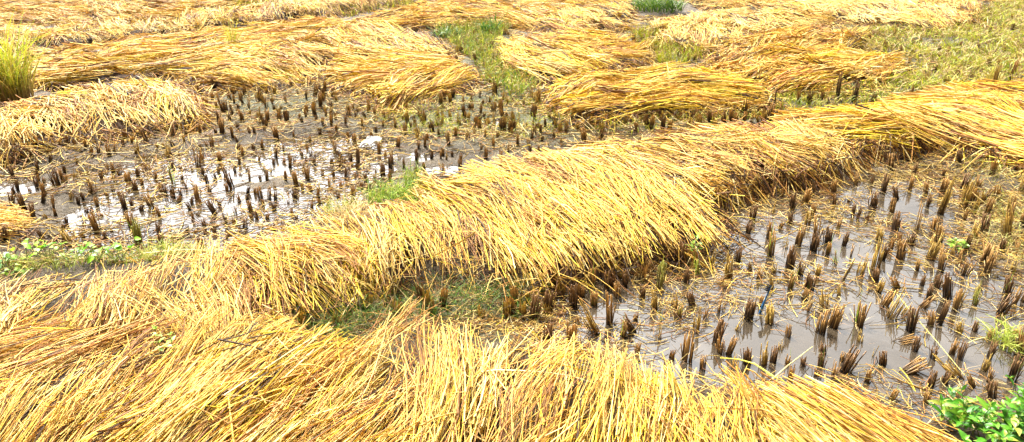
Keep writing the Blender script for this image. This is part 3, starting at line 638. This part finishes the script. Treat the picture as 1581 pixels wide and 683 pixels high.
for pts, want, gap, lo_, hi_ in (([(1140, 330), (1400, 262), (1581, 300), (1581, 600), (1400, 630), (1120, 560)], 55, 19, 17, 26), ([(900, 400), (1130, 380), (1120, 570), (960, 560), (860, 470)], 16, 22, 16, 26),
                               ([(0, 250), (300, 190), (320, 140), (560, 140), (640, 180), (860, 170), (880, 215), (640, 280), (540, 330), (400, 370), (100, 380)], 240, 8.0, 8, 13)):
    got = 0; P_ = np.array(pts); tries = 0
    while got < want and tries < 6000:
        tries += 1
        x_ = rx_.uniform(P_[:, 0].min(), P_[:, 0].max()); y_ = rx_.uniform(P_[:, 1].min(), P_[:, 1].max())
        if sdist(np.array([x_]), np.array([y_]), pts)[0] < 0: continue
        sc_ = (y_ + 146) / 400 if y_ < 330 and gap < 15 else 1
        if min((q[0] - x_) ** 2 + ((q[1] - y_) * 1.3) ** 2 for q in S) < (gap * sc_) ** 2: continue
        S.append((x_, y_, rx_.uniform(lo_, hi_) * sc_, 'dodog'[rx_.integers(0, 5)], 0 if rx_.random() < .7 else rx_.uniform(-25, 25), False)); got += 1
# keep one of any pair standing on the same spot
U = []
for i, s_ in enumerate(S):
    r_ = 6.5 if s_[1] > 330 else 4.5
    if all((s_[0] - q[0]) ** 2 + (s_[1] - q[1]) ** 2 > r_ * r_ for q in U): U.append(s_)
# clumps near the lens are larger in the picture: the 300 that show largest become things of their own
U.sort(key=lambda q: -q[2])
things, rest = U[:298], U[298:]

KN = {'d': 'dark', 'o': 'orange', 'g': 'gold', 'n': 'green'}
KW = {'d': 'dark rotten', 'o': 'orange brown', 'g': 'golden', 'n': 'greenish'}
LANDMARKS = [   # x, y, phrase: the nearest one names the place
    (1180, 465, "by the blue toothbrush"), (930, 430, "in the open water under the widest straw heap"), (850, 500, "where the grassy strip meets the right puddle"),
    (960, 520, "at the near left shore of the right puddle"), (1080, 410, "off the tip of the widest straw heap"), (1130, 300, "below the brown fronted bank"),
    (1220, 330, "in the back left water of the right puddle"), (1290, 360, "in the back middle water of the right puddle"), (1350, 320, "by the pale water gleam of the right puddle"),
    (1400, 270, "on the back shore of the right puddle"), (1450, 320, "beside the tall golden clumps of the right puddle"), (1520, 270, "under the far right straw bank"),
    (1540, 360, "in the yellow grass at the right edge"), (1110, 520, "at the near shore left of the bent yellow leaf"), (1200, 550, "on the near shore below the toothbrush"),
    (1280, 480, "in the middle of the right puddle"), (1350, 440, "on the straw strewn middle of the right puddle"), (1400, 500, "on the muddy ridge in the right puddle"),
    (1440, 410, "in the crowded right half of the puddle"), (1310, 580, "in clear water near the foreground straw"), (1390, 580, "in the mud behind the bottom weeds"),
    (1470, 560, "in the bare near mud at lower right"), (1500, 460, "on the mud towards the right edge"), (1560, 540, "beside the yellow green weed at right"), (1570, 450, "at the right edge of the puddle"),
    (15, 360, "beside the small straw heap at left"), (20, 250, "near the left edge by the windrow"), (90, 270, "in the dark mud right of the left edge"), (60, 310, "above the small left straw heap"),
    (110, 350, "in the gleaming water above the round leaved weeds"), (170, 360, "in the front left puddle above the weeds"), (180, 230, "in the mud below the pale windrow"),
    (150, 290, "in the straw strewn mud of the left puddle"), (220, 260, "by the first gleam of the left puddle"), (240, 310, "in the left middle of the left puddle"), (230, 370, "in the front puddle by the green stubble"),
    (300, 340, "in the front middle of the left puddle"), (330, 370, "near the grey brown stone"), (310, 270, "in the centre left gleam of the left puddle"), (380, 340, "above the bank's pale tip"),
    (400, 290, "in the brightest water of the left puddle"), (350, 240, "on the back mud of the left puddle"), (450, 240, "in the back gleam of the left puddle"), (480, 300, "on the right mud of the left puddle"),
    (540, 300, "by the green grass tuft in the bank"), (550, 250, "in the gleam below the white litter"), (590, 225, "right beside the white litter"), (470, 190, "in the dull mud behind the left puddle"),
    (320, 180, "in the dull mud beside the windrow's end"), (400, 150, "under the flat straw sheet's dark edge"), (540, 180, "below the left side of the rounded heap"), (620, 190, "below the rounded yellow heap"),
    (660, 250, "in the thin wet patch left of the bank"), (720, 230, "on the mud behind the bank"), (700, 180, "in the sprouting mud at middle"), (770, 140, "in the green gap between two yellow heaps"),
    (780, 200, "in the middle mud between heaps"), (850, 210, "near the foot of the yellow slab"), (900, 210, "on the wet mud below the yellow slab"), (840, 165, "at the left end of the yellow slab"),
    (1130, 180, "below the right end of the yellow slab"), (1200, 165, "in the bright green strip beside the slab"), (1300, 165, "in the green strip below the curling heap"), (1500, 140, "at the edge of the green grass field"),
]
def where(px, py):
    return min(LANDMARKS, key=lambda q: (q[0] - px) ** 2 + ((q[1] - py) * 1.5) ** 2)[2]
ORD = ["leftmost", "second from the left", "third from the left", "fourth from the left", "fifth from the left", "sixth from the left", "seventh from the left"]
NUMW = ["", "one", "two", "three", "four", "five", "six", "seven", "eight", "nine"]
buckets = {}
for i, (px, py, hp, kd, lean, thin) in enumerate(things):
    hm = hp / (ppm(py) * .9)
    size = "tall" if hm > .115 else ("short" if hm < .065 else "")
    pose = "fallen" if abs(lean) > 40 else ("leaning left" if lean < -12 else ("leaning right" if lean > 12 else ""))
    desc = " ".join(x for x in (size, KW[kd], "thin" if thin else "", pose) if x)
    buckets.setdefault((desc, where(px, py)), []).append(i)
labels = {}
for (desc, wh), ids in buckets.items():
    ids.sort(key=lambda i: things[i][0])
    for k, i in enumerate(ids):
        if len(ids) == 1: labels[i] = f"{desc} stubble clump {wh}"
        elif len(ids) == 2: labels[i] = f"{desc} stubble clump {wh}, the {'left' if k == 0 else 'right'} one"
        else: labels[i] = f"{desc} stubble clump {wh}, {ORD[min(k, 6)] if k < len(ids) - 1 else 'rightmost'}"
        if len(labels[i].split()) > 16: labels[i] = labels[i].replace(" the left", " left").replace(", the ", ", ").replace(" stubble clump", " clump").replace("dark rotten", "dark")

def pose_stub(px, py, hp, lean, rng):
    gx, gy = at(px, py, 0.0); gx = float(gx); gy = float(gy)
    gz = float(ground_h(np.array([gx]), np.array([gy]))[0])
    hm = hp / (ppm(py) * .9) * 1.3
    if lean: hm /= max(.85, math.cos(RAD(lean)))
    if py < 420 and px < 900: hm *= .86
    wd = float(np.clip(hm * rng.uniform(.45, .75), .045, .09))
    M = Matrix.Translation((gx, gy, max(gz, -.02) - .005)) @ Matrix.Rotation(RAD(lean + rng.normal(0, 4)), 4, 'Y') @ Matrix.Rotation(rng.normal(0, .08), 4, 'X') @ Matrix.Rotation(rng.uniform(0, 6.28), 4, 'Z') @ Matrix.Diagonal((wd, wd, hm * 1.05, 1))
    return M
for i, (px, py, hp, kd, lean, thin) in enumerate(things):
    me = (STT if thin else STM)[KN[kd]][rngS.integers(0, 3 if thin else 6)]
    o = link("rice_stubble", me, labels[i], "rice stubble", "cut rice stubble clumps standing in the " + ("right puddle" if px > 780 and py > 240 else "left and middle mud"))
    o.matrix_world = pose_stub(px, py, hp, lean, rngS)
    if py > 200 and not thin and rngS.random() < .75:
        link("dry_leaves", DLM[rngS.integers(0, 6)], parent=o)
    if kd == 'n' or (py > 380 and px > 780 and rngS.random() < .12):
        link("green_shoots", SHM[rngS.integers(0, 3)], parent=o)
# the rest, plus the many small ones of the far strips, as one mass
def mesh_np(me):
    n = len(me.vertices); co = np.empty(n * 3, np.float32); me.vertices.foreach_get("co", co)
    c = np.empty(n * 4, np.float32); me.color_attributes["col"].data.foreach_get("color", c)
    F = [tuple(p.vertices) for p in me.polygons if len(p.vertices) == 4]
    return co.reshape(-1, 3), c.reshape(-1, 4)[:, :3], np.array(F)
cache = {k: [mesh_np(m) for m in STM[k][:4]] for k in KINDS_}
extra = []
rng = np.random.default_rng(12)
for pts, n in (([(1300, 60), (1520, 20), (1600, 0), (1600, 140), (1420, 150), (1330, 110)], 110), ([(970, 60), (1070, 50), (1100, 95), (1000, 112)], 25),
               ([(670, 50), (790, 42), (770, 130), (700, 110)], 30), ([(560, 150), (850, 150), (880, 215), (640, 215)], 60), ([(870, 185), (1180, 170), (1180, 195), (980, 225)], 40),
               ([(1480, 250), (1600, 250), (1600, 400), (1510, 380)], 14), ([(420, 480), (600, 470), (860, 465), (860, 500), (620, 510), (430, 520)], 26), ([(900, 400), (1110, 385), (1080, 420), (860, 470)], 14), ([(320, 140), (500, 130), (560, 190), (320, 200)], 30)):
    Wp = wpoly(pts); x, y = sample_poly(rng, Wp, n)
    for a_, b_ in zip(x, y): extra.append((a_, b_, rng.uniform(.06, .13)))
Vs, Fs, Cs, nv = [], [], [], 0
def push(M, kd):
    global nv
    V, c, F = cache[kd][rng.integers(0, 4)]
    Mn = np.array(M); Vw = V @ Mn[:3, :3].T + Mn[:3, 3]
    Vs.append(Vw); Cs.append(c); Fs.append(F + nv); nv += len(V)
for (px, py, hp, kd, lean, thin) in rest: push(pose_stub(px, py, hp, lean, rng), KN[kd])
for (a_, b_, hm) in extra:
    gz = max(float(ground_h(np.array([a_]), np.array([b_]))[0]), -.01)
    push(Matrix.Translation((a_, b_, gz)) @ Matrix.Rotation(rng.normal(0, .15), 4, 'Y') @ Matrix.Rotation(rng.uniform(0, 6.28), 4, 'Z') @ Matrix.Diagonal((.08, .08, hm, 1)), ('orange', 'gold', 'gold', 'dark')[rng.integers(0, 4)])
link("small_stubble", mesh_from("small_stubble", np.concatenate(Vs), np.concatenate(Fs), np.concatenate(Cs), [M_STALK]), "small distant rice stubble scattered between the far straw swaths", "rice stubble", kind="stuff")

# ------------------------------------------------------------------ grass
GR = [(.23, .34, .04), (.34, .42, .06), (.15, .26, .03), (.45, .46, .10), (.55, .48, .16)]
def grass(label, pts, dens, h, seed, w=.0025, cols=GR, patch=.5, tilt=.5):
    rng = np.random.default_rng(seed); poly = wpoly(pts)
    cy = np.mean([p[1] for p in poly]); ws = float(np.clip(cy / 4, .8, 2.5))
    n = int(area(poly) * dens / ws); x, y = sample_poly(rng, poly, n)
    d = sdist(x, y, poly); keep = (fbm(x, y, .6, seed, 3) > patch * rng.uniform(.6, 1.15, n)) & (d > rng.uniform(0, .12, n)); x, y = x[keep], y[keep]; n = len(x)
    gz = np.maximum(ground_h(x, y), 0)
    V, F, c = blades(rng, n, h, h * tilt, w * ws, cols, .5, 0.0, 3, None)
    off = np.stack([x, y, gz], 1); V = V + np.repeat(off, 8, 0)
    link("grass", mesh_from("grass", V, F, c, [M_GRASS]), label, "grass", kind="stuff")
YG = [(.40, .44, .025), (.50, .50, .035), (.22, .28, .02), (.54, .46, .08), (.32, .22, .06)]
grass("wide light green grass field at the upper right", [(1290, 60), (1400, 40), (1450, 48), (1530, 8), (1700, -5), (1700, 130), (1560, 138), (1480, 148), (1400, 150), (1330, 130), (1405, 115), (1380, 95), (1300, 84)], 2300, .13, 1, .0026, YG + [(.66, .48, .2), (.3, .2, .07)], .46, 1.1)
grass("green strip between the flat yellow slab and the bank", [(1190, 145), (1300, 142), (1400, 122), (1480, 145), (1370, 165), (1200, 190), (1180, 170)], 2000, .1, 2, .0025, YG, .3, .8)
grass("green gap between the wavy heap and the fluffy pale row", [(960, 60), (1000, 50), (1110, 90), (1060, 108), (1000, 112), (1010, 88)], 2200, .17, 3, .003, YG, .18)
grass("green gap running down between the two yellow heaps", [(660, 42), (800, 40), (770, 75), (800, 115), (840, 140), (800, 165), (740, 140), (730, 105), (690, 75)], 2200, .16, 4, .0028, YG + GR, .18)
grass("thin green sprouts over the middle stubble mud", [(560, 160), (860, 150), (900, 200), (840, 225), (640, 225), (560, 195)], 1500, .07, 5, .002, YG, .46, 1.0)
grass("green sprouts below the flat yellow slab", [(900, 185), (1190, 172), (1180, 195), (1060, 212), (900, 215)], 1600, .08, 6, .002, YG, .42, 1.0)
grass("dark green grass strip under the diagonal bank", [(400, 485), (560, 455), (720, 430), (860, 445), (840, 500), (780, 510), (640, 515), (540, 545), (420, 535)], 4500, .09, 7, .002, [(.05, .14, .015), (.10, .22, .02), (.2, .28, .04), (.2, .15, .06)], .38, 1.0)
grass("pale yellow grass mat at the right edge above the puddle", [(1470, 250), (1660, 250), (1660, 450), (1560, 420), (1500, 380)], 1400, .09, 8, .002, [(.4, .42, .08), (.5, .46, .13), (.5, .4, .16)], .45, 1.2)
grass("yellow green grass edging the left end of the bank", [(-30, 420), (60, 408), (200, 400), (330, 382), (350, 395), (250, 425), (60, 446), (-30, 452)], 3800, .09, 9, .0022, [(.36, .42, .06), (.5, .46, .1), (.28, .36, .05)], .32, .9)
grass("green fringe along the far left row", [(270, 20), (420, 2), (560, -4), (440, 8), (330, 26)], 700, .18, 10, .003, YG, .35)
grass("green fringe along the top between straw rows", [(480, 25), (640, 2), (650, 12), (540, 32)], 700, .18, 11, .003, YG, .35)

# single tufts, each a thing
def tuft(name, label, px, py, n, h, spread, w, cols, seed, base_r=.05, cat="grass", base_col=None, droop=.5, group=None):
    rng = np.random.default_rng(seed)
    V, F, c = blades(rng, n, h, spread, w, cols, droop, base_r, 5, base_col)
    x, y = at(px, py, .0); z = max(float(ground_h(np.array([float(x)]), np.array([float(y)]))[0]), 0)
    return link(name, mesh_from(name, V, F, c, [M_GRASS]), label, cat, group, loc=(float(x), float(y), z))
RICE = [(.60, .62, .05), (.68, .64, .07), (.42, .54, .04), (.7, .55, .14)]
tuft("rice_clump", "tall uncut rice clump at the left edge, green above and brown at its foot", 22, 164, 260, .80, .40, .0075, RICE, 1, .17, "rice plant", (.30, .15, .07), .35)
tuft("rice_clump", "small yellow green rice tuft on the flat straw sheet behind the left windrow", 362, 88, 26, .50, .14, .006, RICE, 2, .05, "rice plant", (.35, .28, .08), .3)
tuft("grass_tuft", "dark green bushy grass at the top edge right of centre", 1015, 22, 300, .34, .42, .008, [(.06, .15, .015), (.12, .22, .02), (.22, .32, .03)], 3, .42)
tuft("grass_tuft", "dark green tuft poking up left of the upper centre grass gap", 755, 58, 90, .30, .16, .007, [(.1, .24, .03), (.22, .36, .05)], 4, .12)
tuft("grass_tuft", "dark grass tuft between the rounded heap and the top centre field", 690, 62, 120, .20, .16, .007, [(.08, .17, .03), (.2, .28, .05)], 5, .2)
tuft("grass_tuft", "bright green grass tuft growing out of the notch in the diagonal bank", 612, 326, 420, .17, .13, .0026, [(.3, .44, .04), (.44, .5, .06), (.16, .3, .03)], 6, .17)
tuft("grass_tuft", "yellow green blades standing left of the bank's widest heap", 640, 300, 90, .2, .1, .0026, [(.38, .45, .06), (.28, .4, .05)], 7, .06)
tuft("grass_tuft", "short green grass tuft left of the grassy notch, behind pale stems", 530, 334, 120, .1, .08, .0024, [(.36, .42, .06), (.45, .46, .1)], 8, .1)
tuft("grass_tuft", "light green grass sprouting at the bank's left end near the weeds", 262, 402, 150, .12, .1, .0024, [(.4, .46, .07), (.5, .48, .1)], 9, .12)
tuft("grass_tuft", "yellow green weed tuft among stubble near the right edge", 1560, 530, 150, .09, .1, .003, [(.38, .46, .06), (.48, .5, .09)], 10, .09)
tuft("rice_clump", "short golden rice tuft at the back of the right straw bank", 1530, 140, 60, .26, .1, .006, [(.55, .45, .08), (.6, .5, .12)], 11, .06, "rice plant")
tuft("grass_tuft", "upright yellow green stems in the middle of the ragged bank heap", 556, 450, 40, .2, .04, .003, [(.5, .5, .06), (.6, .45, .08)], 12, .02)

PW_ = [(.8, .66, .36), (.84, .72, .44), (.7, .5, .2)]
tuft("straw_wisp", "whitish upright straw wisps on top of the brown fronted bank", 1212, 246, 130, .24, .10, .0026, PW_, 13, .10, "straw", None, .5, "pale straw wisps standing up from the bank")
tuft("straw_wisp", "pale straw wisps sticking up at the bank's left shoulder behind the ragged heap", 545, 366, 120, .26, .12, .0026, PW_, 14, .09, "straw", None, .4, "pale straw wisps standing up from the bank")
tuft("straw_wisp", "thin pale straw wisps just left of the white topped part of the bank", 1135, 262, 60, .22, .08, .0024, PW_, 15, .06, "straw", None, .5, "pale straw wisps standing up from the bank")

# ------------------------------------------------------------------ broad leaved weeds
def leaf_geo(rng, base, direc, length, width, col, shape):
    """a cupped leaf of 2 x k quads with a mid rib"""
    k = np.linspace(0, 1, 7)
    prof = {'lance': np.sin(np.pi * k ** .75) ** .9, 'round': np.sqrt(np.clip(1 - (2 * k - .9) ** 2 / 1.22, 0, 1))}[shape] * width / 2
    prof[0] = .001; prof[-1] = .0005
    d = np.array(direc, float); d /= np.linalg.norm(d)
    side = np.cross(d, (0, 0, 1)); side /= np.linalg.norm(side) + 1e-9
    nrm = np.cross(side, d)
    curl = rng.uniform(.1, .45); roll = rng.normal(0, .35)
    side2 = side * math.cos(roll) + nrm * math.sin(roll)
    mid = np.array(base) + d[None] * (k * length)[:, None] + np.array([0, 0, -1])[None] * (curl * length * k ** 2)[:, None]
    lift = .35
    Lf = mid + side2[None] * prof[:, None] + nrm[None] * (prof * lift)[:, None]
    Rt = mid - side2[None] * prof[:, None] + nrm[None] * (prof * lift)[:, None]
    V = np.stack([Lf, mid, Rt], 1).reshape(-1, 3)
    F = []
    for i in range(6):
        for j in range(2):
            a_ = i * 3 + j; F.append((a_, a_ + 1, a_ + 4, a_ + 3))
    c = np.repeat(np.array(col)[None], len(V), 0); c[1::3] *= 1.25
    return V, np.array(F), c

def weed(label, px, py, h, nst, shape, ll, lw, cols, seed, group, spread=.5, name="broadleaf_weed"):
    rng = np.random.default_rng(seed)
    if shape == 'round': ll, lw, py = ll * .78, lw * .74, py + 8
    x, y = at(px, py, .0); z = max(float(ground_h(np.array([float(x)]), np.array([float(y)]))[0]), 0)
    root = link(name, None, label, "weed", group, loc=(float(x), float(y), z))
    SP = []; LV, LF, LC = [], [], []; nv = 0
    for s_ in range(nst):
        a = rng.uniform(0, 6.28); hh = h * rng.uniform(.5, 1.05); r = spread * h * rng.uniform(.1, 1)
        k = np.linspace(0, 1, 6); b0 = rng.normal(0, .012, 2)
        p = np.stack([b0[0] + math.cos(a) * r * k ** 1.3, b0[1] + math.sin(a) * r * k ** 1.3, hh * k], 1); SP.append(p)
        if shape == 'round':
            n_l = 1; ks = [1.0]
        else: ks = np.linspace(.35, 1.0, 5)
        la = rng.uniform(0, 6.28)
        for kk in ks:
            j = kk * 5; i0 = min(int(j), 4); b = p[i0] + (p[i0 + 1] - p[i0]) * (j - i0)
            if shape == 'round':
                dr = [(math.cos(la), math.sin(la), rng.uniform(-.5, .9))]
            else:
                la += 1.57 + rng.normal(0, .2)
                e = .35 + (.9 if kk > .95 else 0)
                dr = [(math.cos(la), math.sin(la), rng.uniform(.2, .6) + e * .4), (-math.cos(la), -math.sin(la), rng.uniform(.2, .6) + e * .4)]
                if kk > .95: dr.append((math.cos(la + 1.5), math.sin(la + 1.5), .9))
            for d in dr:
                sc = (1 - .45 * (kk > .95)) * rng.uniform(.65, 1.15)
                col = np.array(cols[rng.integers(0, len(cols))]) * rng.uniform(.8, 1.2)
                V, F, c = leaf_geo(rng, b, d, ll * sc, lw * sc, col, shape)
                LV.append(V); LF.append(F + nv); LC.append(c); nv += len(V)
    SPa = np.array(SP); V, F = tubes(SPa, np.repeat(np.linspace(.0022, .0012, 6)[None], nst, 0), 4, rng)
    link("stem", mesh_from("stem", V, F, np.repeat([[.16, .2, .05]], len(V), 0), [M_STALK]), parent=root)
    link("leaves", mesh_from("leaves", np.concatenate(LV), np.concatenate(LF), np.concatenate(LC), [M_LEAF]), parent=root)
    return root
BG = [(.08, .27, .015), (.13, .35, .02), (.05, .18, .012), (.22, .42, .035), (.34, .38, .05)]
GW = "leafy green weeds in the bottom right corner"
weed("green weed with a lone drooping leaf, leftmost at the bottom right corner", 1460, 668, .10, 5, 'lance', .062, .022, BG, 1, GW, .9)
weed("upright green weed reaching highest in the bottom right corner", 1497, 678, .14, 7, 'lance', .062, .022, BG, 2, GW, .7)
weed("dense green weed at the bottom edge of the right corner", 1535, 700, .12, 9, 'lance', .058, .021, BG, 3, GW, .9)
weed("bright green weed cut by the right picture edge near the corner", 1588, 668, .14, 9, 'lance', .058, .021, BG, 4, GW, .8)
weed("low green weed right of the upright one, leaves in crosses", 1558, 682, .10, 8, 'lance', .065, .024, BG, 5, GW, .9)
weed("green weed under the bottom edge beside the tapering straw", 1508, 730, .10, 7, 'lance', .058, .021, BG, 6, GW, .9)
RG = [(.20, .46, .01), (.27, .52, .02), (.12, .34, .015), (.34, .5, .03)]
GL = "round leaved weeds above the left end of the bank"
weed("round leaved weed by the left edge with bluish green leaves", 10, 425, .09, 12, 'round', .075, .07, [(.22, .44, .14), (.3, .5, .08)], 11, GL, 1.0)
weed("yellow green round leaved weed just left of the pale stone", 40, 408, .09, 8, 'round', .085, .075, RG, 12, GL, .9)
weed("largest round leaved weed, deep green leaves right of the pale stone", 78, 408, .11, 13, 'round', .095, .085, RG, 13, GL, .9)
weed("dull green round leaved weed in front of the pale stone", 34, 438, .07, 9, 'round', .09, .08, [(.25, .38, .05), (.3, .42, .06)], 14, GL, .7)
weed("round leaved weed hugging the straw, middle of the weed row", 150, 415, .09, 12, 'round', .08, .07, RG, 15, GL, 1.0)
weed("round leaved weed with one big upturned leaf, right end of the row", 184, 412, .11, 9, 'round', .095, .085, RG, 16, GL, .9)
weed("small round leaved weed with paler leaves between two larger weeds", 116, 410, .07, 9, 'round', .075, .065, [(.3, .5, .14), (.36, .54, .08)], 17, GL, 1.0)
weed("tiny green weed growing in the bank's grassy notch", 658, 318, .07, 7, 'lance', .05, .022, BG, 18, "small sprouting weeds", 1.0)
weed("small cross leaved seedling in water off the widest heap's tip", 1077, 398, .11, 2, 'lance', .055, .015, [(.3, .48, .06)], 19, "small sprouting weeds", .2)
weed("little green sprout among stubble in the right puddle's crowded half", 1474, 388, .08, 3, 'lance', .05, .02, [(.32, .48, .06)], 20, "small sprouting weeds", .6)
weed("lone green sprout growing through the slanted foreground straw", 268, 585, .22, 2, 'lance', .04, .018, [(.3, .5, .06)], 23, "small sprouting weeds", .1)

# a single bent leaf lying across the near shore
def strip(name, label, cat, pts, w, col, m):
    P = np.array([[(*at(px, py, z), z) for px, py, z in pts]], float)
    V, F = tubes(P, np.full((1, len(pts)), w) * np.linspace(1, .4, len(pts))[None], 4)
    return link(name, mesh_from(name, V, F, np.repeat([col], len(V), 0), [m]), label, cat)
strip("rice_leaf", "bright yellow bent rice leaf on the near shore below the toothbrush", "leaf", [(1195, 582, .1), (1165, 562, .09), (1140, 555, .08), (1112, 553, .05)], .0045, (.75, .66, .06), M_STRAW)
strip("fallen_straw", "long pale straw stem standing out of the near straw into the puddle", "straw", [(1190, 588, .12), (1215, 566, .09), (1255, 535, .05)], .0045, (.62, .52, .22), M_STRAW)
strip("fallen_straw", "long greenish straw stem lying across the lower right mud", "straw", [(1385, 455, .07), (1412, 488, .05), (1440, 520, .03), (1490, 580, .02)], .004, (.5, .42, .12), M_STRAW)

# ------------------------------------------------------------------ stones
def stone(label, px, py, r, flat, col, seed):
    import bmesh
    bm = bmesh.new(); bmesh.ops.create_icosphere(bm, subdivisions=4, radius=1)
    rng = np.random.default_rng(seed)
    V = np.array([v.co[:] for v in bm.verts]); o_ = rng.uniform(0, 9, 3)
    d = 1 + .5 * (vnoise(V[:, 0] + o_[0], V[:, 1] + V[:, 2] * .7, .7, seed) - .5) + .1 * (vnoise(V[:, 0] + V[:, 2], V[:, 1], .2, seed) - .5)
    V = V * d[:, None] * np.array([r * 1.25, r, r * flat])
    for v, c in zip(bm.verts, V): v.co = c
    me = bpy.data.meshes.new("stone"); bm.to_mesh(me); bm.free(); me.materials.append(M_STONE)
    a_ = me.color_attributes.new("col", 'FLOAT_COLOR', 'POINT'); q = np.ones((len(V), 4), np.float32)
    q[:, :3] = np.array(col) * (.8 + .5 * vnoise(V[:, 0], V[:, 1] + V[:, 2], r * .3, 3))[:, None]; a_.data.foreach_set("color", q.ravel())
    me.polygons.foreach_set("use_smooth", np.ones(len(me.polygons), bool))
    x, y = at(px, py, 0)
    o = link("stone", me, label, "stone", loc=(float(x), float(y), r * flat * .5)); o.rotation_euler.z = rng.uniform(0, 6)
stone("brownish grey stone half under the pale tip of the diagonal bank", 366, 380, .042, .8, (.28, .24, .18), 1)
stone("pale grey stone among the round leaved weeds at left", 55, 420, .045, .6, (.40, .40, .40), 2)

# ------------------------------------------------------------------ white litter
def paper():
    rng = np.random.default_rng(3); n = 17
    gx, gy = np.meshgrid(np.linspace(-1, 1, n), np.linspace(-1, 1, n))
    z = .018 * np.abs(np.sin(gx * 2.3 + gy * 1.1)) + .03 * (vnoise(gx, gy, .5, 2) - .3) + .03 * np.clip(gx * .5 - gy * .3, 0, 1) + .008 * vnoise(gx, gy, .12, 7)
    X_ = gx * .062 * (1 - .25 * np.clip(gy, 0, 1)) + gy * .018; Y_ = gy * .066 - np.abs(gx) * .01
    ii = np.arange(n - 1)[:, None] * n + np.arange(n - 1)[None]
    F = np.stack([ii, ii + 1, ii + n + 1, ii + n], -1).reshape(-1, 4)
    me = mesh_from("litter", np.stack([X_, Y_, z], -1).reshape(-1, 3), F, np.repeat([[.8, .8, .78]], n * n, 0), [M_PAPER], smooth=False)
    x, y = at(574, 224, .02)
    o = link("paper_scrap", me, "crumpled white paper scrap lying on mud at the edge of the left puddle", "litter", loc=(float(x), float(y), .035))
    sol = o.modifiers.new("thickness", 'SOLIDIFY'); sol.thickness = .001
    o.rotation_euler = (RAD(14), 0, RAD(-15))
paper()

# ------------------------------------------------------------------ blue toothbrush standing in the water
def brush():
    import bmesh
    x, y = at(1172, 484, 0)
    root = link("toothbrush", None, "blue toothbrush with black bristles stuck upright in the right puddle", "toothbrush", loc=(float(x), float(y), -.01))
    P = np.array([[(0, 0, 0), (.001, 0, .03), (.002, .002, .06), (.003, .004, .085), (.003, .005, .105), (.003, .005, .118), (.003, .005, .145), (.003, .005, .15)]], float)
    R = np.array([[.0062, .0068, .0062, .0042, .0032, .0052, .0055, .003]])
    V, F = tubes(P, R, 10); V[:, 1] = V[:, 1] * .7
    n = len(V); me = mesh_from("handle", V, F, None, [M_BLUE])
    link("handle", me, parent=root)
    bm = bmesh.new()
    for i in range(4):
        for j in range(3):
            r = bmesh.ops.create_cone(bm, cap_ends=True, segments=7, radius1=.0022, radius2=.0026, depth=.018)
            bmesh.ops.rotate(bm, verts=r['verts'], matrix=Matrix.Rotation(RAD(90), 3, 'Y'))
            bmesh.ops.translate(bm, verts=r['verts'], vec=(-.009, (j - 1) * .0046 + .0035, .122 + i * .0085))
    me = bpy.data.meshes.new("bristles"); bm.to_mesh(me); bm.free(); me.materials.append(M_BLACK)
    link("bristles", me, parent=root)
    root.rotation_euler = (RAD(-4), RAD(17), RAD(10))
brush()
